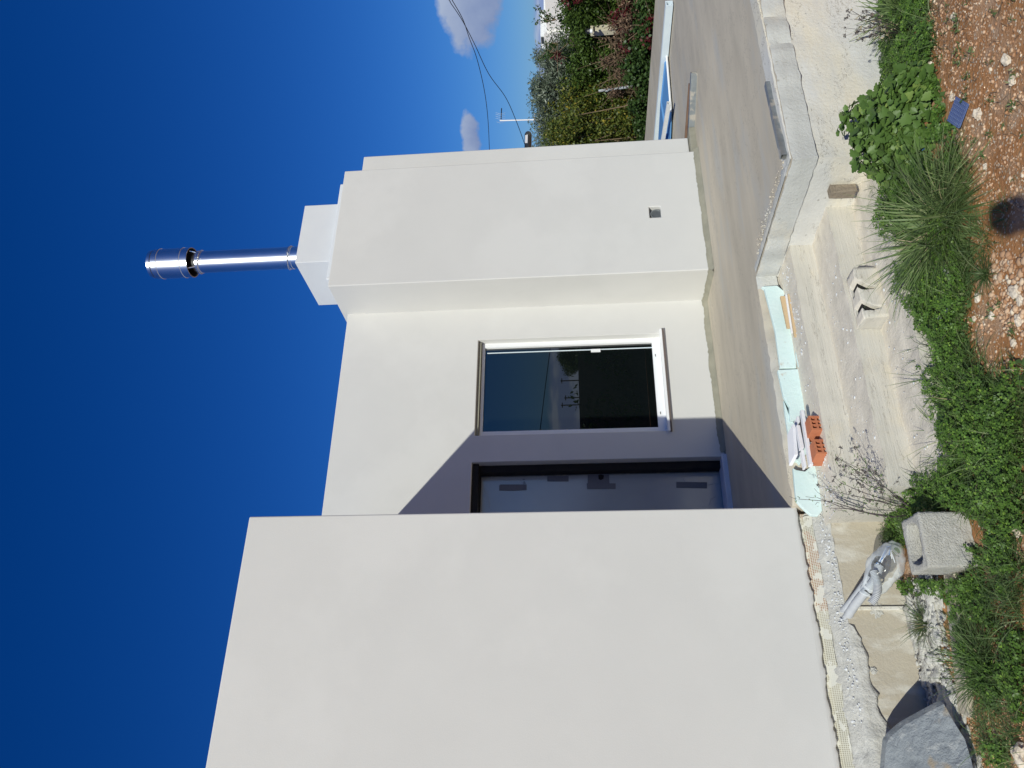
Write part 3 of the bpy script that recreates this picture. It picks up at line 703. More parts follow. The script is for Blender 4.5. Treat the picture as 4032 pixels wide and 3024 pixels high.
# ================================================================== HOUSE
H = thing('house', (1.5, 6.4, ZS), 'new white plastered flat roofed house with a projecting chimney bay and stepped front', 'house')
def cut(o, boxes):
    for bx in boxes:
        m = MB().box(*bx); cu = m.done('cutter', None)
        md = o.modifiers.new('b', 'BOOLEAN'); md.operation = 'DIFFERENCE'; md.object = cu; md.solver = 'EXACT'
        bpy.context.view_layer.update(); dg = bpy.context.evaluated_depsgraph_get()
        me = bpy.data.meshes.new_from_object(o.evaluated_get(dg)); o.modifiers.clear(); o.data = me
        bpy.data.objects.remove(cu)
    return o
def bev(o, w):
    md = o.modifiers.new('bevel', 'BEVEL'); md.width = w; md.segments = 3; md.limit_method = 'ANGLE'; md.harden_normals = False; return o
Y1, Y2, Y3 = 4.61, 6.408, 5.92
fv = MB().box(-7.5, 1.556, Y1, 12.0, -1.236, 2.12).done('front_volume', 'plaster', H); bev(fv, 0.010)
w2 = MB().box(1.50, 4.4, Y2, 6.75, -1.20, 2.295).done('recessed_wall', 'plaster', H)
cut(w2, [(2.882, 3.882, 6.3, 6.9, -0.745, 0.977), (1.66, 2.625, 6.3, 6.9, -1.4, 0.992)]); bev(w2, 0.006)
bay = MB().box(4.236, 5.662, Y3, 6.7, -1.185, 2.35).done('chimney_bay', 'plaster', H)
cut(bay, [(4.862, 4.992, 5.8, Y3 + 0.11, -0.792, -0.684)]); bev(bay, 0.008)
MB().box(5.62, 5.925, 6.0, 12.0, -1.14, 2.20).done('corner_pier', 'plaster', H, bevel=0.010)
MB().box(1.6, 5.90, 6.74, 12.0, -1.20, 2.18).done('rear_volume', 'plaster', H)
MB().box(4.40, 5.60, 6.035, 6.74, 2.10, 2.425).done('chimney_plinth', 'plaster_fresh', H, bevel=0.012)
CH = MB().box(4.665, 5.391, 6.10, 6.862, 2.30, 2.793).done('chimney_box', 'plaster_fresh', H, bevel=0.006)
FC = (5.015, 6.47)
WLOC[CH] = WLOC[CH]
MB().lathe(FC, [(0.0, 2.80), (0.116, 2.80), (0.116, 2.985), (0.121, 2.987), (0.121, 2.997), (0.116, 2.999), (0.116, 3.015), (0.121, 3.017), (0.121, 3.027), (0.116, 3.03),
                (0.116, 3.985), (0.120, 3.987), (0.120, 3.995), (0.117, 3.998), (0.117, 4.008), (0.120, 4.01), (0.120, 4.018), (0.116, 4.02), (0.103, 4.06), (0.098, 4.06), (0.098, 3.4), (0.0, 3.4)]).done('flue_pipe', 'steel', CH, smooth=True).modifiers.new('e', 'EDGE_SPLIT').split_angle = math.radians(28)
MB().lathe(FC, [(0.150, 4.09), (0.159, 4.09), (0.159, 4.165), (0.163, 4.168), (0.163, 4.176), (0.159, 4.18), (0.159, 4.42), (0.163, 4.423), (0.163, 4.431), (0.159, 4.435), (0.159, 4.485), (0.148, 4.50), (0.148, 4.535), (0.10, 4.552), (0.0, 4.56)]).done('flue_cap', 'steel', CH, smooth=True).modifiers.new('e', 'EDGE_SPLIT').split_angle = math.radians(28)
MB().lathe(FC, [(0.152, 4.50), (0.150, 4.092), (0.0, 4.30)]).done('cap_lining', 'dark', CH)
for k in range(4):
    a = k * math.pi / 2 + 0.5; c, s = math.cos(a), math.sin(a)
    MB().tube([(FC[0] + 0.10 * c, FC[1] + 0.10 * s, 3.99), (FC[0] + 0.148 * c, FC[1] + 0.148 * s, 4.14)], 0.006, 6).done('cap_bracket', 'steel', CH)
for z, tilt in ((3.02, 0.10), (3.995, 0.06)):
    pts = []
    for k in range(33):
        a = 2 * math.pi * k / 32 - 1.9; pts.append((FC[0] + 0.125 * math.cos(a), FC[1] + 0.125 * math.sin(a), z - 0.02 * math.cos(a + 1.2)))
    pts.append((FC[0] + 0.16 * math.cos(-1.9), FC[1] + 0.16 * math.sin(-1.9), z - 0.02))
    MB().tube(pts, 0.004, 6).done('clamp_ring', 'steel', CH, smooth=True)
# vent in the bay
vent = MB().box(4.855, 4.999, Y3 + 0.105, Y3 + 0.115, -0.80, -0.676).done('vent_recess', 'mortar', H)
vc = (4.918, Y3 + 0.022, -0.752)
b = MB(); R0 = 0.058
for k in range(32):
    a0, a1 = 2 * math.pi * k / 32, 2 * math.pi * (k + 1) / 32
    b.add([(vc[0] + r * math.cos(a), y, vc[2] + r * math.sin(a)) for a in (a0, a1) for r, y in ((R0, vc[1] + 0.03), (R0, vc[1]), (0.047, vc[1]), (0.047, vc[1] + 0.012))],
          [(0, 4, 5, 1), (1, 5, 6, 2), (2, 6, 7, 3)])
for k in range(-5, 6):
    h = 0.0085 * k; w = math.sqrt(max(0, 0.047 ** 2 - h * h))
    R = roty(0.45)
    b.obox(np.array(vc) + R @ np.array([0, 0.008, h]), (2 * w, 0.004, 0.0048), R)
b.obox(np.array(vc) + np.array([0, 0.02, 0]), (0.09, 0.002, 0.09), np.eye(3))
b.done('vent_grille', 'galv', H)
# ragged cement grout where plaster meets the slab
def grout(x0, x1, yf, z0, h, seed, name='grout_strip', axis_='x', hmax=0.09):
    V = []; F = []; n = int(abs(x1 - x0) / 0.012)
    for i in range(n + 1):
        t = x0 + (x1 - x0) * i / n
        hh = h + 0.016 * mnoise.noise(Vector((t * 5, seed, 0))) + 0.007 * mnoise.noise(Vector((t * 31, seed, 4))) + 0.004 * mnoise.noise(Vector((t * 90, seed, 9)))
        for k in range(4):
            off = (0.035, 0.010, 0.004, 0.0015)[k] + 0.002 * mnoise.noise(Vector((t * 12, seed, k)))
            z = z0 + hh * (0, 0.35, 0.8, 1.0)[k]
            V.append((t, yf - off, z) if axis_ == 'x' else (yf - off, t, z))
    for i in range(n):
        for k in range(3):
            a = i * 4 + k; F.append((a, a + 4, a + 5, a + 1))
    return link(name, V, np.array(F), 'cement', H, smooth=False)
grout(4.22, 5.69, Y3, ZS + 0.001, 0.050, 1.0)
grout(2.66, 4.25, Y2, ZS + 0.001, 0.050, 2.0)
grout(Y3 - 0.01, Y2, 4.236, ZS + 0.001, 0.045, 3.0, axis_='y')
MB().box(5.64, 6.0, 5.93, 6.3, ZS - 0.01, -1.145).done('pier_kerb', 'cement', H, bevel=0.01)
MB().box(4.25, 5.65, Y3 + 0.01, 6.6, ZS - 0.02, -1.17).done('bay_footing', 'cement', H)
MB().box(1.6, 4.3, Y2 + 0.01, 6.74, ZS - 0.02, -1.19).done('wall_footing', 'cement', H)
# bare strip with reinforcing mesh under the near wall's plaster
MB().box(-7.5, 1.52, Y1 + 0.030, 6.2, -1.32, -1.236).done('bare_base', 'mesh', H)
def ragged():
    """plaster ends in a ragged lip below the clean face"""
    V = []; F = []; n = 640
    for i in range(n + 1):
        x = -6.2 + (1.552 + 6.2) * i / n
        hh = 0.010 + 0.010 * mnoise.noise(Vector((x * 3, 0.5, 0))) + 0.016 * abs(mnoise.noise(Vector((x * 13, 0.5, 4)))) + 0.010 * (1 if mnoise.noise(Vector((x * 19, 3.5, 4))) > 0.12 else 0) + 0.003 * mnoise.noise(Vector((x * 80, 0, 4)))
        if x > 1.35: hh *= 0.5
        for k, (yy, zz) in enumerate(((Y1 - 0.0005, -1.228), (Y1 + 0.001, -1.236 - hh * 0.7), (Y1 + 0.006, -1.236 - hh), (Y1 + 0.03, -1.236 - hh))): V.append((x, yy, zz))
    for i in range(n):
        for k in range(3):
            a = i * 4 + k; F.append((a, a + 1, a + 5, a + 4))
    link('plaster_lip', V, np.array(F), 'plaster', H)
    V = []; F = []
    for i in range(n + 1):
        x = -6.2 + (1.50 + 6.2) * i / n
        hh = 0.008 * mnoise.noise(Vector((x * 6, 8, 0))) + 0.004 * mnoise.noise(Vector((x * 40, 8, 0)))
        bulge = 0.008 * mnoise.noise(Vector((x * 7, 2, 0)))
        for yy, zz in ((Y1 + 0.029, -1.242), (Y1 + 0.027, -1.270 + 0.6 * bulge), (Y1 + 0.006 + bulge, -1.284), (Y1 - 0.014 + bulge, -1.318 + hh)): V.append((x, yy, zz))
    for i in range(n):
        for k in range(3):
            a = i * 4 + k; F.append((a, a + 1, a + 5, a + 4))
    link('reinforcing_mesh', V, np.array(F), 'mesh', H)
ragged()
# window
YF = 6.500
wf = MB()
gx0, gx1 = PY(1899.5, 1702.9, YF)[0], PY(1907.9, 1373.2, YF)[0]; gz1 = PY(1899.5, 1702.9, YF)[2]; gz0 = PY(2592.7, 1684.6, YF)[2]
fx0, fx1, fz0, fz1 = 2.86, 3.885, -0.76, 0.945
wf.box(fx0, gx0, YF - 0.015, YF + 0.05, fz0, fz1).box(gx1, fx1, YF - 0.015, YF + 0.05, fz0, fz1)
wf.box(gx0, gx1, YF - 0.015, YF + 0.05, gz1, fz1).box(gx0, gx1, YF - 0.015, YF + 0.05, fz0, gz0)
WIN = thing('window', (3.38, YF, -0.75), None, None); WIN.parent = H; WIN.location = np.array([3.38, YF, -0.75]) - WLOC[H]
wf.done('frame', 'white_frame', WIN)
MB().box(gx0 - 0.005, gx1 + 0.005, YF + 0.012, YF + 0.02, gz0 - 0.005, gz1 + 0.005).done('glass', 'glass', WIN)
MB().box(gx1 - 0.052, gx1 - 0.044, YF + 0.006, YF + 0.011, gz0, gz1 - 0.02).done('seal_strip', 'pale_blue_bar', WIN)
q = PY(2345, 1370, YF); MB().box(gx1 - 0.075, gx1 - 0.045, YF + 0.002, YF + 0.0118, q[2] - 0.045, q[2] + 0.045).done('catch_sticker', 'white_frame', WIN)
MB().box(2.868, 3.915, 6.375, YF + 0.04, -0.757, -0.737).done('sill', 'white_frame', WIN, bevel=0.003)
MB().box(2.868, 3.915, 6.378, 6.404, -0.773, -0.7572).done('drip_edge', 'sill_under', WIN)
MB().box(2.90, 3.87, 6.44, 6.49, 0.95, 0.99).done('shutter_slot', 'cement', WIN)
for px_, py_ in ((2581, 1399), (2601, 1626)):
    q = PY(px_, py_, YF - 0.016); MB().box(q[0] - 0.012, q[0] + 0.012, YF - 0.018, YF - 0.0152, q[2] - 0.003, q[2] + 0.003).done('drain_slot', 'dark', WIN)
# door, taped up, in a raw opening
YD = 6.60
DR = thing('door', (2.1, YD, -1.19), None, None); DR.parent = H; DR.location = np.array([2.1, YD, -1.19]) - WLOC[H]
lx1 = PY(1893, 1880, YD)[0]; lz1 = PY(1893, 1960, YD)[2]; lz0 = PY(2846, 1960, YD)[2]
MB().box(1.7, lx1, YD, YD + 0.04, lz0, lz1).done('leaf', 'film', DR)
MB().box(lx1 + 0.004, lx1 + 0.022, YD - 0.006, YD + 0.04, lz0 - 0.01, lz1 + 0.02).done('edge_trim', 'galv', DR)
MB().box(1.6, 2.70, YD + 0.05, YD + 0.13, -1.25, 1.05).done('void_shade_panel', 'dark', DR)  # near-black panel: the unlit void behind the leaf put into colour
MB().box(2.56, 2.622, Y2 + 0.085, YD + 0.05, -1.19, 0.98).done('gap_shade_side', 'dark', DR)  # this and the head piece: shade of the gap painted near-black
MB().box(1.6, 2.62, Y2 + 0.03, YD + 0.05, 0.935, 0.985).done('gap_shade_head', 'dark', DR)
MB().box(1.6, 2.64, Y2 - 0.03, YD - 0.02, ZS - 0.01, -1.168).done('threshold', 'tile', DR, bevel=0.006)
def decal(pts, mat, name, off=0.002, par=None):
    P3 = [PY(x, y, YD) for x, y in pts]; P3 = [(p[0], YD - off, p[2]) for p in P3]
    o = MB().prism(P3, (0, off * 0.8, 0)).done(name, mat, par or DR); return o
for r in (((1966, 1913), (1970, 1908), (2074, 1908), (2074, 1930), (2020, 1933), (1966, 1932)), ((2155, 1876), (2239, 1875), (2239, 1896), (2155, 1896)),
          ((2314, 1868), (2398, 1866), (2400, 1905), (2314, 1905)), ((2310, 1904), (2424, 1904), (2424, 1925), (2312, 1926)), ((2663, 1898), (2784, 1899), (2784, 1923), (2663, 1921))):
    decal(r, 'tape', 'tape_strip', 0.004 if r[0][0] != 2310 else 0.006)
decal([(2356, 1872), (2366, 1869), (2378, 1873), (2376, 1886), (2366, 1891), (2357, 1887)], 'dark', 'lock_hole', 0.008)
# pencilled number on the film: 8 0 9
def stroke(pts, close=False):
    P3 = [PY(x, y, YD) for x, y in pts]; P3 = [(p[0], YD - 0.0015, p[2]) for p in P3]
    if close: P3.append(P3[0])
    return P3
b = MB()
def ell(cx, cy, rx, ry, a0=0, a1=360, n=14): return [(cx + rx * math.cos(math.radians(a0 + (a1 - a0) * k / n)), cy + ry * math.sin(math.radians(a0 + (a1 - a0) * k / n))) for k in range(n + 1)]
for s_ in (ell(2062.5, 1903.8, 2.6, 1.6), ell(2068.2, 1902.7, 1.3, 1.3), ell(2064.2, 1898.2, 2.9, 2.6), ell(2061, 1888, 2.2, 1.9), [(2062.5, 1886.2), (2065.5, 1888), (2067.5, 1891)]):
    b.tube(stroke(s_), 0.0011, 5)
b.done('pencilled_number', 'dark', DR)
for pts in (((1983, 1888), (2000, 1893), (2020, 1890), (2040, 1889), (2055, 1897), (2062, 1906)), ((1905, 1925), (1916, 1945), (1926, 1970), (1928, 2000)), ((2700, 1900), (2690, 1885), (2705, 1870), (2730, 1866)), ((2788, 1910), (2815, 1904), (2838, 1905)), ((2790, 1990), (2800, 1965), (2825, 1950))):
    MB().tube(stroke(pts), 0.0022, 6).done('film_crease', 'film', DR)
# ================================================================== THINGS ON AND ROUND THE PATIO
def qyaw(a, b): return math.atan2(b[1] - a[1], b[0] - a[0])
# --- pale blue foam boards standing against the slab's edge
def foam(xy, z0, z1, t, label, name='insulation_board', y=4.56, mat='xps'):
    """outline list of (X, z) on a plane facing the viewer"""
    o = MB().prism([(x, y - 0.0, z) for x, z in xy], (0, t, 0)).done(name, mat); fixn(o)
    md = o.modifiers.new('b', 'BEVEL'); md.width = 0.003; md.segments = 2; md.limit_method = 'ANGLE'
    return tag(o, label, 'insulation board', 'pale blue insulation boards along the edge of the patio')
def XZ(pts, y): return [(PY(a, b, y)[0], PY(a, b, y)[2]) for a, b in pts]
foam(XZ([(2999, 1128), (3060, 1124), (3090, 1148), (3094, 1160), (3128, 1336), (3136, 1448), (3072, 1448), (3052, 1300), (3010, 1135)], 4.54), 0, 0, 0.03,
     'pale blue insulation board with a clipped corner and brown smear behind the wooden offcuts', y=4.54)
foam(XZ([(3062, 1456), (3152, 1452), (3168, 1560), (3180, 1640), (3110, 1660), (3108, 1600), (3085, 1560)], 4.535), 0, 0, 0.03,
     'pale blue insulation board with a crumbling pitted face, in the middle of the row', y=4.535)
foam(XZ([(3086, 1575), (3110, 1640), (3150, 1700), (3190, 1760), (3150, 1830), (3140, 1815), (3128, 1815), (3122, 1812), (3110, 1750), (3090, 1620)], 4.55), 0, 0, 0.03,
     'broken pale blue insulation board half hidden behind the stack of white stone offcuts', y=4.55)
foam(XZ([(3123, 1842), (3135, 1850), (3170, 1856), (3216, 1815), (3238, 2010), (3222, 2030), (3195, 2028), (3175, 2012), (3152, 1990), (3135, 1970), (3128, 1900)], 4.53), 0, 0, 0.03,
     'pale blue insulation board with a torn edge, touching the foot of the big white wall', y=4.53)
foam(XZ([(3132, 1358), (3140, 1362), (3156, 1445), (3152, 1453), (3144, 1440), (3135, 1400)], 4.50), 0, 0, 0.02,
     'thin pale blue sliver of insulation board leaning in front of the row', y=4.50)
# --- wooden offcuts with a strip of white foam between them
def board2(p0, p1, y, t, h, mat, name, label, cat, z=None, group=None):
    a, b_ = PY(p0[0], p0[1], y), PY(p1[0], p1[1], y); c = (a + b_) / 2; L = np.linalg.norm(b_ - a)
    ang = math.atan2(b_[2] - a[2], b_[0] - a[0]); R = roty(-ang)
    o = MB().obox(c, (L, t, h), R).done(name, mat, bevel=0.002); tag(o, label, cat, group); return o
board2((3085, 1168), (3112, 1292), 4.47, 0.02, 0.045, 'wood', 'wood_offcut', 'shorter pale wooden offcut leaning on the insulation board', 'wood', group='two pale wooden offcuts')
board2((3100, 1162), (3124, 1312), 4.455, 0.012, 0.028, 'foam_white', 'foam_strip', 'strip of white foam sandwiched between two pale wooden offcuts', 'foam')
board2((3110, 1160), (3136, 1326), 4.44, 0.02, 0.030, 'wood', 'wood_offcut', 'longer pale wooden offcut in front of the white foam strip', 'wood', group='two pale wooden offcuts')
# --- white stone offcuts
SG = 'white stone offcuts stacked on the upper step'
def slabp(pts, y, depth, label):
    P3 = [PY(a, b, y) for a, b in pts]
    o = MB().prism(P3, depth).done('stone_offcut', 'tile'); fixn(o)
    md = o.modifiers.new('b', 'BEVEL'); md.width = 0.002; md.segments = 2; md.limit_method = 'ANGLE'
    tag(o, label, 'stone offcut', SG)
slabp([(3154, 1612), (3167, 1614), (3203, 1830), (3189, 1828)], 4.36, (-0.006, 0.03, 0.004), 'longest white stone bar of the stack, the one nearest the hollow bricks')
slabp([(3137, 1639), (3148, 1638), (3151, 1662), (3143, 1668)], 4.43, (-0.02, 0.04, 0.01), 'small white stone stub poking up behind the long bar')
slabp([(3121, 1669), (3132, 1672), (3143, 1790), (3129, 1790)], 4.40, (-0.05, 0.05, 0.03), 'thick white stone piece lying highest in the stack')
slabp([(3137, 1672), (3150, 1674), (3167, 1762), (3152, 1766)], 4.37, (-0.006, 0.028, 0.004), 'white stone piece wedged between the thick piece and the long bar')
slabp([(3155, 1772), (3166, 1770), (3177, 1836), (3168, 1839)], 4.40, (-0.01, 0.03, 0.006), 'short white stone piece under the end of the long bar')
# --- hollow clay bricks
def hollow_brick(c, yaw, tip, label):
    Lx, Ly, Lz = 0.098, 0.13, 0.08
    R = rotz(yaw) @ rotx(tip)
    b = MB()
    # end face with 3 x 2 holes, built as a lattice of webs running the depth of the brick
    cols = [-0.5, -0.38, -0.17, -0.10, 0.10, 0.17, 0.38, 0.5]; rows = [-0.5, -0.36, -0.07, 0.07, 0.36, 0.5]
    def cell(u0, u1, v0, v1, y0, y1): b.obox(np.array(c) + R @ np.array([(u0 + u1) / 2 * Lx, (y0 + y1) / 2, (v0 + v1) / 2 * Lz]), ((u1 - u0) * Lx, y1 - y0, (v1 - v0) * Lz), R)
    for j, (v0, v1) in enumerate(zip(rows[:-1], rows[1:])):
        if j % 2 == 0: cell(-0.5, 0.5, v0, v1, -Ly / 2, Ly / 2)
        else:
            for i, (u0, u1) in enumerate(zip(cols[:-1], cols[1:])):
                if i % 2 == 0: cell(u0, u1, v0, v1, -Ly / 2, Ly / 2)
                else: cell(u0, u1, v0, v1, Ly / 2 - 0.02, Ly / 2 - 0.001)
    return tag(b.done('hollow_brick', 'brick'), label, 'brick', 'two hollow clay bricks on the upper step')
p = PY(3212, 1658, 4.285); hollow_brick(p + np.array([-0.022, 0.062, 0.0]), math.radians(9), math.radians(4), 'orange hollow clay brick with six holes, the one farther from the big white wall')
p = PY(3231, 1750, 4.285); hollow_brick(p + np.array([-0.025, 0.062, 0.0]), math.radians(11), math.radians(4), 'orange hollow clay brick with six holes, the one nearer the big white wall')
# --- hollow block end cast into the steps
EB = thing('embedded_block', (2.52, 3.84, -1.655), 'rough pinkish concrete block with two cavities cast into the stepped concrete', 'concrete block')
V, F = rbox(2.33, 2.66, 3.755, 3.895, -1.70, -1.532, step=0.02, amp=0.006, closed=True)
o = link('block_body', V, np.array(F), 'steps', EB, smooth=False); fixn(o)
def cavity(cx, cz, s):
    m = []; n = 12
    out = [(math.radians(70 + 150 * k / n), 1.0 + 0.05 * math.sin(k * 2.3 + s)) for k in range(n + 1)]
    for a, r in out: m.append((cx + 0.062 * r * math.cos(a) * (1.12 if 110 < math.degrees(a) < 170 else 1), 3.70, cz + 0.062 * r * math.sin(a) * (1.12 if 110 < math.degrees(a) < 170 else 1)))
    for k, (a, r) in enumerate(out[::-1]): w_ = 1 - 0.55 * math.sin(math.pi * k / n) ** 0.7 - 0.02; m.append((cx + 0.062 * w_ * math.cos(a) + 0.003, 3.70, cz + 0.062 * w_ * math.sin(a) - 0.001))
    cu = MB().prism(m, (0, 0.16, 0)).done('cutter', None); fixn(cu); return cu
for cx, cz, s in ((2.435, -1.585, 0.3), (2.57, -1.585, 1.7)):
    cu = cavity(cx, cz, s)
    md = o.modifiers.new('b', 'BOOLEAN'); md.operation = 'DIFFERENCE'; md.object = cu; md.solver = 'EXACT'
    bpy.context.view_layer.update(); dg = bpy.context.evaluated_depsgraph_get()
    me = bpy.data.meshes.new_from_object(o.evaluated_get(dg)); o.modifiers.clear(); o.data = me; bpy.data.objects.remove(cu)
MB().box(2.345, 2.645, 3.785, 3.885, -1.69, -1.545).done('cavity_shade_box', 'dark', EB)  # near-black box inside the block: deep shade of the holes put into colour
# --- old wooden wedge left in the corner of the cast foundation
o = MB(); a, b_ = PX(3262, 752, 3.17), PX(3362, 742, 3.17)
o.obox((a + b_) / 2 + np.array([-0.012, 0, 0]), (0.06, 0.055, abs(a[2] - b_[2]) + 0.0), rotx(0.03)).obox((a + b_) / 2 + np.array([-0.02, -0.03, -0.015]), (0.05, 0.02, abs(a[2] - b_[2]) * 0.8), rotx(-0.05))
tag(o.done('wood_block', 'old_wood', bevel=0.003), 'weathered wooden wedge left upright in the corner of the stepped concrete', 'wood')
# --- square steel tube on the rim, and the others on the patio
def sq_tube(a, b_, s, t, label, name='steel_tube', mat='galv', cat='steel tube'):
    a, b_ = np.array(a), np.array(b_); d = b_ - a; L = np.linalg.norm(d); d /= L; sd_ = np.cross(d, [0, 0, 1.0]); sd_ /= np.linalg.norm(sd_); up = np.cross(sd_, d)
    def ring(p, h): return [p + sd_ * h * i + up * h * j for i, j in ((-1, -1), (1, -1), (1, 1), (-1, 1))]
    V = ring(a, s / 2) + ring(b_, s / 2) + ring(a, s / 2 - t) + ring(a + d * 0.12, s / 2 - t)
    F = [(i, (i + 1) % 4, (i + 1) % 4 + 4, i + 4) for i in range(4)] + [(4, 5, 6, 7)] + [(i, i + 8, (i + 1) % 4 + 8, (i + 1) % 4) for i in range(4)] + [(i + 8, i + 12, (i + 1) % 4 + 12, (i + 1) % 4 + 8) for i in range(4)] + [(12, 13, 14, 15)]
    o = MB().add(V, F).done(name, mat); fixn(o); return tag(o, label, cat)
sq_tube(PZ(3086, 617, ZS + 0.022), PZ(3024, 330, ZS + 0.012), 0.038, 0.004, 'open ended square steel tube half bedded in mortar along the edge of the patio')
sq_tube(PZ(2732, 285, ZS + 0.03), PZ(2716, 620, ZS + 0.03), 0.06, 0.005, 'long galvanised steel box section lying on the patio beside the brown stick')
a, b_ = PZ(2728, 330, ZS + 0.015), PZ(2700, 640, ZS + 0.015)
tag(MB().tube([PZ(2718, 330, ZS + 0.015), PZ(2696, 620, ZS + 0.015)], 0.02, 6).done('brown_stick', 'brown_wood'), 'thin brown wooden stick lying alongside the galvanised box section', 'stick')
def bar(a, b_, w, h, name, mat, label, cat):
    a, b_ = np.array(a), np.array(b_); c = (a + b_) / 2; d = b_ - a; R = rotz(math.atan2(d[1], d[0]))
    return tag(MB().obox(c + np.array([0, 0, h / 2]), (np.linalg.norm(d), w, h), R).done(name, mat, bevel=0.002), label, cat)
sq_tube(PZ(2635, 12, ZS + 0.055), PZ(2580, 620, ZS + 0.055), 0.085, 0.012, 'long pale blue hollow profile lying across the far patio, behind the blue sheet', 'hollow_profile', 'pale_blue_bar', 'profile')
q = [PZ(2626, 185, ZS + 0.02), PZ(2646, 440, ZS + 0.02), PZ(2638, 640, ZS + 0.02), PZ(2590, 640, ZS + 0.10), PZ(2604, 400, ZS + 0.10)]
BS = thing('blue_sheet', (7.5, 7.4, ZS), 'flat blue sheet with a white edge resting on the pale profile on the far patio', 'sheet')
MB().prism(q, (0, 0, 0.012)).done('panel', 'blue_sheet', BS)
MB().tube([q[0] + np.array([0, 0, 0.012]), q[1] + np.array([0, 0, 0.012])], 0.014, 6).done('white_edge', 'white_frame', BS)
sq_tube(PZ(2634, 405, ZS + 0.085), PZ(2596, 640, ZS + 0.115), 0.045, 0.004, 'dirty white batten lying on top of the blue sheet', 'batten', 'foam_white', 'batten')
# --- grey concrete block with one cavity
yaw = math.radians(-5); cB = PZ(3857, 2232, SOILZ); Rb = rotz(yaw)
wB, dB, hB = 0.25, 0.21, 0.215
V, F = rbox(0, wB, 0, dB, 0, hB, step=0.012, amp=0.0035, freq=30, closed=True)
V = np.array([cB + Rb @ np.array(v) for v in V])
o = link('concrete_block', V, np.array(F), 'cmu', None, smooth=False); fixn(o)
ell_ = []
for k in range(18):
    a = 2 * math.pi * k / 18; r = 1 + 0.05 * math.sin(4 * a); sx = abs(math.cos(a)) ** 0.6 * math.copysign(1, math.cos(a)); sy = abs(math.sin(a)) ** 0.6 * math.copysign(1, math.sin(a))
    ell_.append(cB + Rb @ np.array([wB / 2 + 0.096 * r * sx, dB / 2 + 0.076 * r * sy, 0.03]))
cu = MB().prism(ell_, (0, 0, 0.3)).done('cutter', None); fixn(cu)
md = o.modifiers.new('b', 'BOOLEAN'); md.operation = 'DIFFERENCE'; md.object = cu; md.solver = 'EXACT'
bpy.context.view_layer.update(); dg = bpy.context.evaluated_depsgraph_get()
me = bpy.data.meshes.new_from_object(o.evaluated_get(dg)); o.modifiers.clear(); o.data = me; bpy.data.objects.remove(cu)
tag(o, 'rough grey hollow concrete block standing in the clover near the big white wall', 'concrete block')
# --- flat grey stone leaning against the foundation
ST = [(3716, 2772), (3640, 2812), (3560, 2856), (3510, 2898), (3490, 2925), (3484, 2990), (3478, 3060), (3520, 3300), (3700, 3380), (3860, 3260), (3838, 3060), (3826, 3000), (3800, 2912), (3760, 2850)]
def stp(x, y):
    f = (x - 3480) / 360.0; return PY(x, y, 4.34 - 0.36 * max(-0.2, min(1.1, f)))
P3 = [stp(*p) for p in ST]; cen = sum(P3) / len(P3)
Vv = []; Ff = []; nr = 7; n = len(P3)
dense = []
for i in range(n):
    for t in (0, 0.25, 0.5, 0.75): dense.append(P3[i] * (1 - t) + P3[(i + 1) % n] * t)
nd = len(dense)
for r in range(nr):
    f = 1 - r / nr
    for p in dense:
        q = cen + (p - cen) * f; nz_ = mnoise.noise(Vector(q * 6)) * 0.010 + mnoise.noise(Vector(q * 19)) * 0.005
        Vv.append(q + np.array([0.0, -1.0, 0.25]) * nz_ * (1.0 if r else 0.4))
Vv.append(cen)
for r in range(nr - 1):
    for k in range(nd): Ff.append((r * nd + k, r * nd + (k + 1) % nd, (r + 1) * nd + (k + 1) % nd, (r + 1) * nd + k))
for k in range(nd): Ff.append(((nr - 1) * nd + k, (nr - 1) * nd + (k + 1) % nd, nr * nd))
k0 = len(Vv); bk = np.array([0.02, 0.045, 0.0])
for p in dense: Vv.append(p + bk)
Vv.append(cen + bk)
for k in range(nd): Ff.append((k, k0 + k, k0 + (k + 1) % nd, (k + 1) % nd)); Ff.append((k0 + k, k0 + nd, k0 + (k + 1) % nd))
o = link('flat_stone', Vv, Ff, 'rock', None); fixn(o); tag(o, 'large flat blue grey stone slab propped against the foundation of the big white wall', 'stone')
# --- two corrugated conduits with their ends wrapped in a clear bag
CB = thing('conduit_bundle', PY(3320, 2470, 4.58) * np.array([1, 1, 1]), 'grey corrugated conduits with wires tied in a clear plastic bag, sticking from the foundation', 'cables')
def corr(pts, r, name, mat='conduit'):
    pts = [np.array(p) for p in pts]; P = []; n = 150
    for i in range(n + 1):
        t = i / n * (len(pts) - 1); k = min(int(t), len(pts) - 2); f = t - k
        p0, p1, p2, p3 = pts[max(k - 1, 0)], pts[k], pts[k + 1], pts[min(k + 2, len(pts) - 1)]
        P.append(0.5 * ((2 * p1) + (-p0 + p2) * f + (2 * p0 - 5 * p1 + 4 * p2 - p3) * f * f + (-p0 + 3 * p1 - 3 * p2 + p3) * f ** 3))
    L = 0; rr = [r]
    for i in range(1, len(P)): L += np.linalg.norm(P[i] - P[i - 1]); rr.append(r + 0.0016 * math.sin(L * 2 * math.pi / 0.0078))
    return MB().tube(P, rr, 14).done(name, mat, CB, smooth=True)
A1, A2, A3 = PY(3318, 2468, 4.60), PY(3352, 2402, 4.47), PY(3395, 2345, 4.36)
corr([PY(3300, 2425, 4.62), PY(3340, 2385, 4.48), PY(3386, 2325, 4.38), PY(3425, 2270, 4.33)], 0.0195, 'conduit')
corr([A1, A2, A3, PY(3440, 2290, 4.30), PY(3462, 2225, 4.28)], 0.0235, 'conduit')
corr([PY(3430, 2375, 4.25), PY(3450, 2345, 4.24), PY(3455, 2300, 4.25), PY(3440, 2250, 4.26)], 0.019, 'conduit')
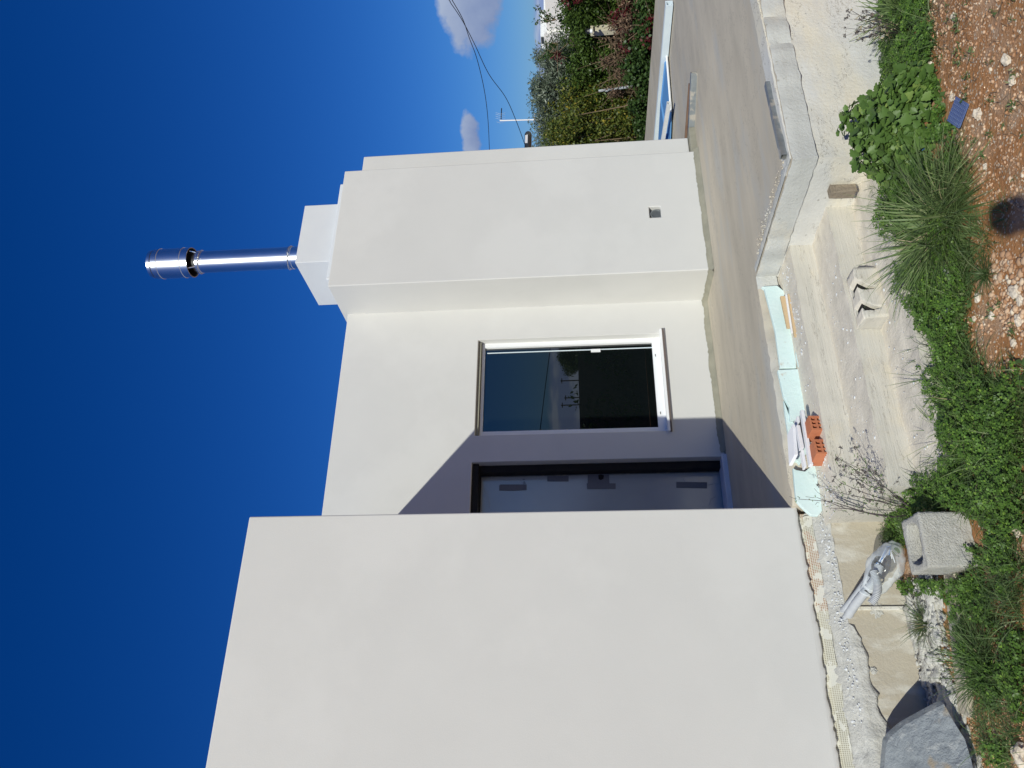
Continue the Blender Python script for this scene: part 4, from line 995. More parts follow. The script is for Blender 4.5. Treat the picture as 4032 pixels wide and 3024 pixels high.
def wires():
    cols = ['blue_plastic', 'black_plastic', 'foam_white', 'foam_white']
    rg = random.Random(4)
    for i in range(9):
        y0 = 2228 + rg.uniform(-12, 12); pts = [PY(3455 + rg.uniform(-8, 8), y0, 4.27), PY(3475 + rg.uniform(-8, 8), 2195, 4.25), PY(3498 + rg.uniform(-12, 12), 2160 + rg.uniform(-8, 8), 4.24)]
        if i % 3 == 0: pts.append(PY(3508, 2150 + i * 3, 4.22)); pts.append(PY(3500 + 4 * i, 2185 + 5 * i, 4.21))
        MB().tube(pts, 0.0028, 6).done('wire', cols[i % 4], CB, smooth=True)
wires()
def ringp(c, d, r, rt, name, mat):
    c = np.array(c); d = np.array(d) / np.linalg.norm(d); u = np.cross(d, [0, 0, 1.0]); u /= np.linalg.norm(u); w = np.cross(u, d)
    MB().tube([c + r * (math.cos(2 * math.pi * k / 24) * u + math.sin(2 * math.pi * k / 24) * w) for k in range(25)], rt, 6, cap=False).done(name, mat, CB, smooth=True)
ringp(PY(3428, 2342, 4.33), PY(3460, 2300, 4.31) - PY(3428, 2342, 4.33), 0.037, 0.004, 'tie_band', 'black_plastic')
ringp(PY(3462, 2222, 4.28), PY(3490, 2180, 4.27) - PY(3462, 2222, 4.28), 0.027, 0.003, 'tie_band', 'black_plastic')
def bag():
    pts = [PY(3405, 2345, 4.34), PY(3428, 2318, 4.32), PY(3445, 2290, 4.29), PY(3470, 2250, 4.27), PY(3495, 2215, 4.25), PY(3512, 2185, 4.24), PY(3528, 2155, 4.23), PY(3536, 2136, 4.22)]
    rad = [0.030, 0.045, 0.062, 0.080, 0.086, 0.075, 0.045, 0.020]
    P = []; R_ = []
    for i in range(len(pts) - 1):
        for t in np.linspace(0, 1, 6)[:-1]: P.append(pts[i] * (1 - t) + pts[i + 1] * t); R_.append(rad[i] * (1 - t) + rad[i + 1] * t)
    P.append(pts[-1]); R_.append(0.004)
    m = MB().tube(P, R_, 28); V = []
    for v in m.v:
        q = Vector(v); nn = mnoise.noise_vector(q * 16) * 0.014 + mnoise.noise_vector(q * 42) * 0.006; V.append((v[0] + nn[0], v[1] + nn[1], v[2] + nn[2]))
    m.v = V; return m
bag().done('plastic_bag', 'bag', CB, smooth=True)
# --- bits of litter
def grid_piece(px, py, w, h, ang, tilt, mat, label, z=0.03, n=(7, 6)):
    c = GP(px, py, z); R = rotz(ang) @ rotx(tilt); b = MB()
    for i in range(n[0]): b.obox(c + R @ np.array([(i / (n[0] - 1) - 0.5) * w, 0, 0]), (w / n[0] * 0.42, h, 0.004), R)
    for j in range(n[1]): b.obox(c + R @ np.array([0, (j / (n[1] - 1) - 0.5) * h, 0.003]), (w, h / n[1] * 0.42, 0.004), R)
    tag(b.done('crate_fragment', mat), label, 'plastic fragment', 'broken pieces of a blue plastic crate')
grid_piece(3772, 442, 0.125, 0.10, 0.5, 0.15, 'faded_blue', 'faded blue plastic grid fragment lying on bare soil beside the leafy plant', 0.02, (9, 7))
grid_piece(3548, 585, 0.09, 0.045, -0.3, 0.9, 'blue_plastic', 'bright blue plastic grid fragment among the leaves of the big plant', 0.11, (7, 4))
grid_piece(3640, 548, 0.10, 0.025, -0.6, 0.5, 'blue_plastic', 'blue plastic strip between the big leafy plant and the grass tussock', 0.035, (7, 3))
V, F = lump(PZ(3728, 1064, SOILZ + 0.05), (0.022, 0.018, 0.012), 4.0, 2, 0.5, 2.5)
tag(link('plastic_cup', V, F, 'foam_white'), 'crumpled white plastic scrap with a blue mark on the clover', 'litter')
V, F = lump(PZ(3728, 1222, SOILZ + 0.05), (0.015, 0.012, 0.004), 2.0, 1, 0.5, 2.5)
tag(link('paper_scrap', V, F, 'foam_white'), 'small white paper scrap on the clover below the plastic scrap', 'litter')
V, F = lump(PZ(3702, 1265, SOILZ + 0.05), (0.028, 0.012, 0.004), 7.0, 1, 0.6, 3)
tag(link('paper_scrap', V, F, 'foam_white'), 'torn white paper scrap where the clover meets the stepped concrete', 'litter')
# --- loose stones, the bigger ones each their own
ROCKS = [(3848, 450, 0.026, 'white angular stone beside the faded blue fragment'), (3750, 383, 0.018, 'pale stone at the soil edge of the leafy plant'),
         (3755, 65, 0.020, 'grey and white split stone in the far stony soil'), (3962, 235, 0.026, 'buff stone in the gravelly soil by the frame edge'),
         (3985, 318, 0.022, 'small buff stone near the gravelly patch'), (3850, 1172, 0.022, 'smooth cream oval stone at the edge of the clover'),
         (3835, 1255, 0.013, 'small cream stone just past the oval one'), (3995, 1150, 0.030, 'broad flat tan stone in the stony patch'),
         (4015, 1180, 0.022, 'tan stone beside the broad flat one'), (4010, 1260, 0.024, 'rounded grey tan stone at the near end of the stony patch'),
         (3990, 1350, 0.018, 'speckled stone on smooth red soil'), (4005, 2080, 0.03, 'brown stone half buried beyond the concrete block'),
         (4020, 2980, 0.05, 'pink stone by the clover in the corner nearest the flat slab'), (3878, 655, 0.014, 'pale round pebble beside the tall grass tussock'),
         (3905, 1245, 0.018, 'tan pebble alone on smooth red soil'), (3662, 265, 0.03, 'rusty stone beneath the far ground cover')]
for i, (x, y, r, lab) in enumerate(ROCKS):
    c = GP(x, y, r * 0.35); V, F = lump(c, (r, r * 0.8, r * 0.55), i * 2.7, 2, 0.35, 1.7)
    tag(link('loose_stone', V, F, 'stone_pale'), lab, 'stone', 'loose stones on the red soil')
# tiny gravel: nobody could count it
def gravel():
    rg = np.random.default_rng(21); TV, TF = ico(); TV = np.array(TV) * np.array([1.2, 0.9, 0.65])
    polys = [([(3560, -40), (4060, -40), (4060, 830), (3830, 800), (3760, 500), (3700, 250), (3640, 60)], 1500, 0.0025, 0.011), ([(3900, 1000), (4060, 1000), (4060, 1330), (3960, 1300), (3900, 1200)], 330, 0.005, 0.019),
             ([(3800, 1250), (3960, 1180), (4060, 1330), (4060, 1420), (3930, 1530), (3850, 1400)], 180, 0.003, 0.010), ([(3700, 2450), (3860, 2500), (4060, 2600), (4060, 3060), (3830, 3060), (3740, 2760)], 1500, 0.003, 0.010)]
    P = []; S = []
    for poly, n, r0, r1 in polys:
        for p in scatter(poly_ground(poly), n, rg):
            r = r0 + (r1 - r0) * rg.random() ** 3; P.append((p[0], p[1], soil_h(p[0], p[1]) + r * 0.2)); S.append(r)
    P = np.array(P); R = np.array([rotz(a) for a in rg.random(len(P)) * 6.28]); V, F = instances(TV, TF, P, R, S)
    V += rg.normal(size=V.shape) * 0.0009
    m = leafmat('gravel', (0.40, 0.21, 0.11), (0.60, 0.42, 0.28), (0.70, 0.60, 0.47), trans=0.0, rough=0.9)
    tag(link('gravel', V, F, m), 'small tan and white gravel scattered over the red soil', 'gravel', kind='stuff')
gravel()
def chips():
    rg = np.random.default_rng(8); TV, TF = ico(); TV = np.array(TV) * np.array([1.3, 0.8, 0.4]); P = []; S = []
    for (x0, x1, y0, y1, z, n) in ((2.45, 3.15, 4.28, 4.5, -1.367, 150), (1.45, 3.1, 4.26, 4.5, -1.367, 60), (1.45, 2.9, 3.92, 4.2, -1.512, 60), (1.45, 3.0, 3.6, 3.85, -1.65, 50), (1.42, 1.75, 4.28, 4.55, -1.367, 120)):
        for _ in range(n): P.append((rg.uniform(x0, x1), rg.uniform(y0, y1), z + 0.002)); S.append(0.0025 + 0.009 * rg.random() ** 3)
    P = np.array(P); R = np.array([rotz(a) for a in rg.random(len(P)) * 6.28]); V, F = instances(TV, TF, P, R, S); V += rg.normal(size=V.shape) * 0.0008
    tag(link('plaster_crumbs', V, F, 'plaster_fresh'), 'white crumbs of plaster and foam strewn over the concrete steps', 'crumbs', kind='stuff')
chips()
# ================================================================== PLANTS CLOSE BY
def G(x, y, h=0.0):
    return np.array(GP(x, y, h))
# --- clover and small herbs: ground cover nobody could count
CL = [[(3440, -60), (3500, 60), (3540, 150), (3560, 260), (3640, 300), (3640, 200), (3590, 120), (3640, 70), (3700, 60), (3700, -60)],
      [(3490, 150), (3470, 230), (3500, 330), (3620, 320), (3600, 240), (3560, 180)], [(3640, 90), (3690, 60), (3690, 180), (3650, 300), (3620, 260)],
      [(3480, 690), (3560, 640), (3720, 640), (3820, 800), (3830, 1010), (3840, 1120), (3820, 1240), (3835, 1400), (3880, 1440), (3970, 1520), (4060, 1420), (4060, 1990), (3860, 2010), (3700, 1990), (3640, 1960), (3620, 1880), (3690, 1860), (3730, 1790), (3735, 1700), (3720, 1560), (3680, 1440), (3660, 1330), (3650, 1230), (3600, 1130), (3560, 980), (3520, 880)],
      [(3700, 290), (3730, 420), (3740, 560), (3690, 560), (3660, 300)], [(3740, 480), (3790, 500), (3790, 640), (3750, 640)],
      [(3870, 2010), (4060, 1990), (4060, 2230), (3990, 2260), (3930, 2240), (3900, 2200)], [(3850, 2290), (3960, 2240), (3990, 2330), (3960, 2470), (3900, 2560), (3850, 2420), (3800, 2340)],
      [(3990, 2480), (4050, 2480), (4060, 2700), (4060, 2850), (4030, 2840), (4000, 2700)], [(3880, 2560), (3960, 2650), (3990, 2830), (3960, 2880), (3900, 2780), (3850, 2660)], [(3950, 2870), (4010, 2920), (4020, 3010), (3960, 3040), (3930, 2950)],
      [(3560, 2000), (3640, 1960), (3700, 1990), (3650, 2060), (3540, 2200), (3430, 2190), (3460, 2100)], [(3640, 1950), (3880, 1990), (3890, 2060), (3885, 2320), (3800, 2340), (3790, 2290), (3870, 2250)], [(3660, 2285), (3810, 2285), (3830, 2420), (3800, 2420), (3760, 2350), (3680, 2340)], [(3770, 2420), (3800, 2400), (3900, 2620), (3860, 2640)], [(3560, 2290), (3680, 2280), (3660, 2340), (3600, 2360)]]
def poly_area(P): return 0.5 * abs(sum(P[i][0] * P[(i + 1) % len(P)][1] - P[(i + 1) % len(P)][0] * P[i][1] for i in range(len(P))))
def clover():
    rg = np.random.default_rng(5); base = []; H_ = []
    for k, poly in enumerate(CL):
        g = poly_ground(poly); n = int(poly_area(g) * (7800 if k == 3 else 6500)) + 60
        for p in scatter(g, n, rg):
            dn = mnoise.noise(Vector((p[0] * 5, p[1] * 5, 9.1)))
            if dn < -0.17 - 0.1 * rg.random(): continue
            lb = Rb.T @ np.array([p[0] - cB[0], p[1] - cB[1], 0.0])
            if -0.005 < lb[0] < wB + 0.005 and -0.005 < lb[1] < dB + 0.005: continue
            base.append((p[0], p[1])); H_.append((0.022 + 0.055 * rg.random()) * (1.0 + 0.9 * max(0, dn)) * (1.25 if k == 3 else 0.75))
    base = np.array(base); H_ = np.array(H_); n = len(base)
    z = np.array([soil_h(x, y) for x, y in base])
    # three leaflets each on a small tilted disc
    T = [(0.0, 0, 0), (0.55, 0.42, 0.05), (1.0, 0.36, 0.0), (0.86, 0, -0.05), (1.0, -0.36, 0.0), (0.55, -0.42, 0.05)]
    TF = [(0, 3, 2, 1), (0, 5, 4, 3)]
    nv = rg.normal(size=(n, 3)) * 0.42; nv[:, 2] += 1.0; nv[:, :2] += -SUNV[:2] * 0.35; nv /= np.linalg.norm(nv, axis=1)[:, None]
    az = rg.random(n) * 6.283
    VV = []; FF = []; off = 0
    s = 0.0085 + 0.0065 * rg.random(n)
    for k in range(3):
        t = np.stack([np.cos(az + k * 2.094), np.sin(az + k * 2.094), np.zeros(n)], 1); t -= (t * nv).sum(1)[:, None] * nv; t /= np.linalg.norm(t, axis=1)[:, None]
        R = np.stack([t, np.cross(nv, t), nv], axis=2)
        V, F = instances(T, TF, np.column_stack([base, z + H_]), R, s); VV.append(V); FF.append(F + off); off += len(V)
    tag(link('clover', np.concatenate(VV), np.concatenate(FF), L_CLOVER), 'low green clover carpet along the foot of the steps and over the soil', 'ground cover', kind='stuff')
    # flat rosette leaves below, closing the carpet
    m = int(n * 0.55); idx = rg.choice(n, m); pos = np.column_stack([base[idx] + rg.normal(size=(m, 2)) * 0.01, z[idx] + 0.006 + 0.014 * rg.random(m)])
    R = rand_rot(m, 1.2, rg); V, F = instances(LEAF[0], LEAF[1], pos, R, 0.022 + 0.02 * rg.random(m))
    tag(link('low_herbs', V, F, L_GRASSD), 'dark small herb leaves under the clover', 'ground cover', kind='stuff')
clover()
# --- big leafy plant
LP = thing('leafy_plant', G(3610, 500), 'big leafy green plant with broad lobed leaves spreading against the pale concrete', 'plant')
def leafy():
    rg = np.random.default_rng(14); n = 2300
    pc = np.array([G(3640, 430), G(3600, 560), G(3650, 360), G(3560, 480), G(3640, 600)]); rad = np.array([0.20, 0.22, 0.15, 0.17, 0.16]); hgt = [0.27, 0.29, 0.18, 0.33, 0.16]
    idx = rg.choice(5, n, p=rad ** 2 / (rad ** 2).sum()); d = rg.normal(size=(n, 3)); d[:, 2] = np.abs(d[:, 2]); d /= np.linalg.norm(d, axis=1)[:, None]
    r = 0.60 + 0.40 * rg.random(n); pos = pc[idx] + d * np.stack([rad[idx], rad[idx], np.array(hgt)[idx]], 1) * r[:, None]
    pos[:, 2] += 0.02
    keep = ~((pos[:, 1] > 3.42) & (pos[:, 0] > 3.15)); pos = pos[keep]; d = d[keep]; n = len(pos)
    R = rand_rot(n, 0.9, rg, nrm=d * 0.5 + np.array([-SUNV[0], -SUNV[1], 0]) * 0.45)
    s = 0.020 + 0.034 * rg.random(n) ** 1.5; V, F = instances(LOBED[0], LOBED[1], pos, R, s); link('foliage', V, F, L_MALLOW, LP)
    b = MB()
    for i in range(44):
        k = rg.integers(5); q = pos[rg.integers(n)]; c = pc[k] + np.array([rg.normal() * 0.03, rg.normal() * 0.03, 0]); b.tube([c, c * 0.5 + q * 0.5 + np.array([0, 0, 0.02]), q], 0.0022, 5)
    b.done('stems', L_WEED, LP)
leafy()
# --- grass tussocks
GG = 'grass tussocks on the soil in front of the steps'
def tuft(px, py, n, L, wd, label, spread=1.1, rbase=0.03, mat=None, droop=0.7, straw=0, group=GG, seed=0, lean=None):
    rg = np.random.default_rng(100 + seed + px); g = G(px, py)
    t = thing('grass_tussock', g, label, 'grass', group)
    blades('blades', g, n, L, wd, mat or L_GRASS, t, spread, rbase, rg, droop, lean)
    if straw: blades('dry_blades', g, straw, L * 0.7, wd * 0.8, L_STRAW, t, spread * 1.1, rbase * 0.7, rg, droop, lean)
    return t
tuft(3745, 860, 780, 0.42, 0.0088, 'largest grass tussock, long arching blades reaching over the pale concrete steps', 1.3, 0.075, straw=60, seed=1, droop=0.75)
tuft(3700, 960, 220, 0.42, 0.0085, 'long bladed grass leaning on the steps just past the largest tussock', 1.1, 0.06, seed=2, straw=14, droop=0.85)
tuft(3800, 720, 200, 0.27, 0.004, 'fine bladed grass between the largest tussock and the faded blue fragment', 1.0, 0.06, seed=3, straw=16)
tuft(3870, 940, 170, 0.17, 0.0035, 'thin sparse grass on the soil side of the largest tussock', 1.2, 0.07, seed=4, straw=10)
tuft(3888, 1078, 120, 0.12, 0.004, 'small round rosette of grass alone at the edge of the red soil', 1.35, 0.012, seed=5, straw=14, mat=L_GRASSD)
tuft(3805, 1035, 130, 0.19, 0.0055, 'broad bladed grass clump beside the white plastic scrap', 1.2, 0.03, seed=6)
tuft(3790, 1500, 120, 0.22, 0.0048, 'upright grass rising from the clover beyond the smooth red soil', 0.9, 0.09, seed=7, droop=0.9)
tuft(3860, 1620, 260, 0.24, 0.005, 'long flopping grass in the middle of the clover carpet', 1.2, 0.13, seed=8, straw=45, droop=0.95)
tuft(3920, 1780, 320, 0.23, 0.005, 'tangled grass nearest the hollow block, with a few straw blades', 1.2, 0.14, seed=9, straw=40, droop=0.95)
tuft(3990, 1640, 220, 0.17, 0.0045, 'grass running out of the bottom of the view beside the tangled grass', 1.2, 0.12, seed=10, droop=0.9)
tuft(3760, 1740, 150, 0.24, 0.0048, 'grass with blades curling against the lowest step', 1.2, 0.08, seed=11, droop=0.9, lean=(-0.1, 0.5, 0))
tuft(3730, 1560, 110, 0.20, 0.004, 'thin curling grass against the lowest step, beyond the clover bulge', 1.2, 0.07, seed=12, lean=(0, 0.5, 0))
tuft(3655, 2455, 170, 0.17, 0.004, 'dark spiky grass tussock growing beside the mortar rubble', 1.15, 0.022, seed=13, straw=50, mat=L_GRASSD)
tuft(3885, 2640, 330, 0.24, 0.0052, 'wide dark grass tussock between the flat stone and the concrete block', 1.2, 0.07, seed=14, mat=L_GRASSD, straw=20)
tuft(3850, 2560, 150, 0.20, 0.0045, 'leaning dark grass beside the half buried concrete strip', 1.1, 0.06, seed=15, mat=L_GRASSD)
tuft(3990, 2290, 150, 0.14, 0.0038, 'short grass on the open soil past the concrete block', 1.25, 0.08, seed=16, mat=L_GRASSD)
tuft(3985, 2060, 150, 0.15, 0.0038, 'short grass under the concrete block at the edge of the view', 1.25, 0.09, seed=17, mat=L_GRASSD)
tuft(3890, 2930, 60, 0.11, 0.0035, 'sparse little grass tuft beside the large flat stone', 1.2, 0.04, seed=18, mat=L_GRASSD, straw=14)
tuft(3560, 40, 150, 0.34, 0.0085, 'broad leaved grass at the far end of the pale foundation wall', 1.0, 0.06, seed=19, droop=0.8)
tuft(3960, 830, 40, 0.10, 0.003, 'tiny grass tuft beside the dark shadow on the soil', 1.2, 0.04, seed=20)
def loose_grass():
    rg = np.random.default_rng(61); parts = []
    P_ = scatter(poly_ground(CL[3]), 330, rg) + scatter(poly_ground([(3800, 2200), (4060, 2200), (4060, 3040), (3880, 3000)]), 110, rg) + scatter(poly_ground([(3480, -40), (3690, -40), (3700, 330), (3560, 330)]), 60, rg)
    VV = []; FF = []; off = 0
    for p in P_:
        o = blades('tmp', (p[0], p[1], soil_h(*p)), 9, 0.15 + 0.09 * rg.random(), 0.0042, None, None, 1.15, 0.02, rg, 0.95)
        n = len(o.data.vertices); v = np.zeros(n * 3, np.float32); o.data.vertices.foreach_get('co', v); VV.append(v.reshape(-1, 3) + np.array(o.location)); FF.append(np.array([tuple(q.vertices) for q in o.data.polygons]) + off); off += n
        me_ = o.data; bpy.data.objects.remove(o); bpy.data.meshes.remove(me_)
    tag(link('wild_grass', np.concatenate(VV), np.concatenate(FF), L_GRASSD), 'thin wild grass blades growing up through the clover', 'grass', kind='stuff')
loose_grass()
def sprigs():
    rg = np.random.default_rng(31); C_ = []
    for poly, n in (([(3640, -40), (4060, -40), (4060, 800), (3800, 760), (3720, 300)], 42), ([(3900, 1200), (4060, 1150), (4040, 1420), (3950, 1480)], 6), ([(3840, 2450), (4060, 2350), (4060, 3040), (3900, 3040)], 22)):
        for p in scatter(poly_ground(poly), n, rg): C_.append((p[0], p[1], soil_h(*p) + 0.012))
    C_ = np.array(C_); leafn = len(C_) * 16
    o = leaf_cloud('sprouting_weeds', C_, np.full(len(C_), 0.022) * (0.5 + rg.random(len(C_))), leafn, 0.018, L_GRASSD, None, LEAF_N, up=0.8, shell=0.2, rng=rg, flat=0.5)
    tag(o, 'tiny green sprouts dotted over the gravelly soil', 'sprouts', kind='stuff')
    n = 190; V = []; b = MB()
    for poly, m in (([(3640, -40), (4060, -40), (4060, 800), (3800, 760), (3720, 300)], 120), ([(3800, 2400), (4060, 2300), (4060, 3040), (3860, 3040)], 50)):
        for p in scatter(poly_ground(poly), m, rg):
            a = rg.random() * 6.28; L = 0.03 + 0.07 * rg.random(); z = soil_h(*p) + 0.005
            b.tube([(p[0], p[1], z), (p[0] + L * 0.5 * math.cos(a), p[1] + L * 0.5 * math.sin(a), z + 0.008), (p[0] + L * math.cos(a + 0.3), p[1] + L * math.sin(a + 0.3), z)], 0.0011, 4)
    tag(b.done('dead_twigs', 'stem'), 'dead twigs and roots lying over the stony soil', 'twigs', kind='stuff')
sprigs()
# --- woody weed with dark dry heads in front of the steps, another at the far end
def weed(name, root, tips, label, leafmat_, n_leaf, head, cat='weed', r0=0.003, seed=1):
    rg = np.random.default_rng(seed); t = thing(name, root, label, cat); b = MB(); C_ = []; Hd = []
    for tp in tips:
        tp = np.array(tp); m1 = root * 0.65 + tp * 0.35 + rg.normal(size=3) * 0.012; m2 = root * 0.3 + tp * 0.7 + rg.normal(size=3) * 0.014
        b.tube([root, m1, m2, tp], [r0, r0 * 0.8, r0 * 0.6, r0 * 0.35], 5)
        for f in np.linspace(0.3, 1.0, 9):
            c = (root * (1 - f) + tp * f) + rg.normal(size=3) * 0.008; C_.append(c)
            if f > 0.55:
                e = c + rg.normal(size=3) * 0.028 + (tp - root) * 0.05; b.tube([c, (c + e) / 2 + rg.normal(size=3) * 0.004, e], r0 * 0.3, 4); Hd.append(e)
    b.done('stems', 'dark_stem', t)
    C_ = np.array(C_); leaf_cloud('leaves', C_, np.full(len(C_), 0.024), n_leaf, 0.018, leafmat_, t, LEAF_N, up=0.4, shell=0.1, rng=rg)
    if head: Hd = np.array(Hd); leaf_cloud('dry_heads', Hd, np.full(len(Hd), 0.008), len(Hd) * 14, 0.010, L_WEEDD, t, LEAF, up=0.2, shell=0.1, rng=rg)['kind'] = 'stuff'
weed('weed', G(3600, 2010, 0.0), [PY(3290, 1795, 3.95), PY(3330, 1820, 3.80), PY(3345, 1860, 3.85), PY(3262, 1930, 4.05), PY(3310, 1900, 3.9), PY(3420, 1850, 3.75), PY(3400, 1960, 3.9), PY(3380, 1790, 3.8)], 'straggly weed with dark dry heads in front of the steps and clear bag', L_WEED, 420, True, seed=3)
weed('weed', G(3580, 2040, 0.0), [PY(3145, 1965, 4.2), PY(3215, 1958, 4.15), PY(3262, 2000, 4.1), PY(3480, 2030, 3.9)], 'thin thorny stem trailing up across the pale blue board', L_WEED, 130, False, seed=4, r0=0.0035)
weed('weed', G(3560, 130, 0.0), [PZ(3350, 40, -1.42), PZ(3362, 75, -1.42), PZ(3372, 100, -1.44), PZ(3385, 150, -1.46), PZ(3380, 125, -1.45), PZ(3420, 60, -1.5)], 'dried brown flower stalks standing against the far pale foundation wall', L_STRAW, 160, True, seed=5)
o = leaf_cloud('moss_herb', [G(3470, 2180, 0.03), G(3440, 2230, 0.03), G(3500, 2110, 0.05), G(3560, 2060, 0.06)], [0.08, 0.06, 0.09, 0.09], 3600, 0.013, L_GRASSD, None, LEAF_N, up=0.5, shell=0.2, flat=0.6)
tag(o, 'feathery dark green herb in the shade behind the concrete block', 'plant')

# ================================================================== BEYOND THE PATIO
def grow_clumps(poly_px, X, dx, n, r, rng, zmin=-1.7):
    """clump centres filling an outline seen on the plane X, spread through a real depth"""
    P3 = [PX(x, y, X) for x, y in poly_px]; P2 = [(p[1], p[2]) for p in P3]; C_ = []; S_ = []
    for q in scatter(P2, n, rng):
        C_.append((X + dx * rng.random(), q[0] + 0.0, max(q[1], zmin))); S_.append(r * (0.6 + 0.7 * rng.random()))
    return np.array(C_), np.array(S_)
rgB = np.random.default_rng(77)
# clipped green hedge
HG = thing('hedge', PX(2500, 200, 11.5) * np.array([1, 1, 1]) , 'dense dark green hedge beyond the patio with a cream post in it', 'hedge')
C_, S_ = grow_clumps([(2232, -260), (2226, 0), (2230, 130), (2236, 240), (2250, 330), (2280, 400), (2330, 470), (2420, 470), (2500, 420), (2560, 300), (2570, -260)], 11.3, 0.8, 460, 0.20, rgB)
leaf_cloud('foliage', C_, S_, 52000, 0.052, L_HEDGE, HG, LEAF, up=0.35, shell=0.75, rng=rgB)
MB().box(11.75, 12.6, 5.5, 12.0, -1.8, 0.02).done('inner_branches', 'bark', HG)
MB().box(11.75, 12.3, 12.0, 16.0, -1.8, 0.2).done('inner_branches', 'bark', HG)
# olive tree
OT = thing('olive_tree', PX(2560, 400, 12.6), 'silvery grey green olive tree rising behind the hedge', 'tree')
C_, S_ = grow_clumps([(2185, 225), (2160, 270), (2130, 300), (2115, 350), (2108, 400), (2116, 450), (2116, 500), (2122, 540), (2122, 700), (2230, 700), (2240, 560), (2300, 430), (2290, 340), (2240, 270)], 12.2, 1.3, 190, 0.22, rgB)
leaf_cloud('crown', C_, S_, 26000, 0.075, L_OLIVE, OT, LEAF_N, up=0.5, shell=0.45, rng=rgB)
c0 = PX(2560, 400, 12.9); c0[2] = -1.7; b = MB(); top = PX(2200, 420, 12.9)
b.tube([c0, c0 * 0.5 + top * 0.5 + np.array([0.05, 0.1, 0]), top], [0.13, 0.10, 0.06], 10)
for tp in ((2150, 330), (2140, 430), (2150, 520), (2200, 300)):
    e = PX(tp[0], tp[1], 12.9 + rnd.uniform(-0.3, 0.3)); b.tube([c0 * 0.5 + top * 0.5, (c0 + top + 2 * e) / 4 + np.array([0, 0, 0.1]), e], [0.06, 0.04, 0.015], 7)
b.done('trunk', 'bark', OT)
# yellowing shrub
YS = thing('yellowing_shrub', PX(2545, 540, 11.0), 'yellow and green shrub growing right beside the corner of the house', 'shrub')
C_, S_ = grow_clumps([(2165, 545), (2150, 570), (2150, 760), (2545, 760), (2540, 480), (2480, 440), (2400, 450), (2320, 440), (2240, 450), (2215, 490)], 10.7, 0.9, 260, 0.2, rgB)
leaf_cloud('foliage', C_, S_, 30000, 0.050, L_YEL, YS, LEAF, up=0.3, shell=0.5, rng=rgB)
b = MB()
for i in range(26):
    e = C_[rgB.integers(len(C_))]; s0 = np.array([11.0 + rgB.normal() * 0.1, e[1] + rgB.normal() * 0.2, -1.7]); b.tube([s0, s0 * 0.5 + e * 0.5 + rgB.normal(size=3) * 0.06, e], [0.014, 0.010, 0.005], 5)
b.done('branches', 'stem', YS)
# bramble and dead creeper in front of the hedge
CR = thing('dead_creeper', PX(2560, 250, 10.7), 'brown dead creeper and bare twigs tumbling over the lower hedge', 'creeper')
C_, S_ = grow_clumps([(2425, 150), (2375, 200), (2380, 330), (2410, 420), (2480, 430), (2540, 380), (2550, 60), (2480, 20), (2440, 100)], 10.75, 0.5, 75, 0.13, rgB)
leaf_cloud('dead_leaves', C_, S_, 4200, 0.045, L_DEAD, CR, LEAF, up=0.0, shell=0.2, rng=rgB)
b = MB()
for i in range(120):
    c = C_[rgB.integers(len(C_))]; d = rgB.normal(size=3) * np.array([0.06, 0.25, 0.22]); b.tube([c - d, c + rgB.normal(size=3) * 0.04, c + d], [0.0045, 0.0035, 0.002], 4)
b.done('twigs', 'stem', CR)
IV = thing('ivy', PX(2570, 330, 10.5), 'dark ivy and low weeds along the far edge of the patio', 'ivy')
C_, S_ = grow_clumps([(2470, 200), (2440, 300), (2490, 400), (2500, 470), (2535, 700), (2565, 600), (2572, 300), (2580, -200), (2540, -200), (2520, 60), (2500, 120)], 10.45, 0.4, 130, 0.12, rgB)
leaf_cloud('foliage', C_, S_, 9500, 0.045, L_IVY, IV, LEAF_R, up=0.4, shell=0.3, rng=rgB)
def redc(name, poly, X, n, m, label, seed):
    rg = np.random.default_rng(seed); C_, S_ = grow_clumps(poly, X, 0.25, n, 0.09, rg); t = thing(name, C_[0], label, 'creeper')
    leaf_cloud('red_leaves', C_, S_, m, 0.050, L_RED, t, LEAF, up=0.1, shell=0.2, rng=rg)
    b = MB()
    for i in range(max(4, n // 2)):
        c = C_[rg.integers(len(C_))]; d = rg.normal(size=3) * np.array([0.04, 0.14, 0.14]); b.tube([c - d, c, c + d], 0.005, 4)
    b.done('stems', 'stem', t)
redc('red_creeper', [(2415, 60), (2410, 130), (2440, 145), (2490, 110), (2490, 50), (2450, 40)], 10.9, 16, 420, 'crimson creeper leaves in the hedge beside the cream post', 1)
redc('red_creeper', [(2548, 80), (2545, 200), (2560, 210), (2572, 80)], 10.35, 12, 260, 'crimson creeper leaves low down at the far edge of the patio', 2)
redc('red_creeper', [(2180, -30), (2200, 30), (2310, 20), (2300, -40)], 11.1, 24, 560, 'crimson creeper leaves high in the hedge near the far house', 3)
redc('red_creeper', [(2185, 232), (2190, 246), (2202, 246), (2200, 230)], 11.1, 4, 70, 'small patch of crimson leaves at the top of the hedge next to the olive tree', 4)
redc('red_creeper', [(2450, 190), (2455, 240), (2520, 250), (2520, 200)], 10.6, 12, 160, 'rusty red creeper leaves amid the brown dead creeper', 6)
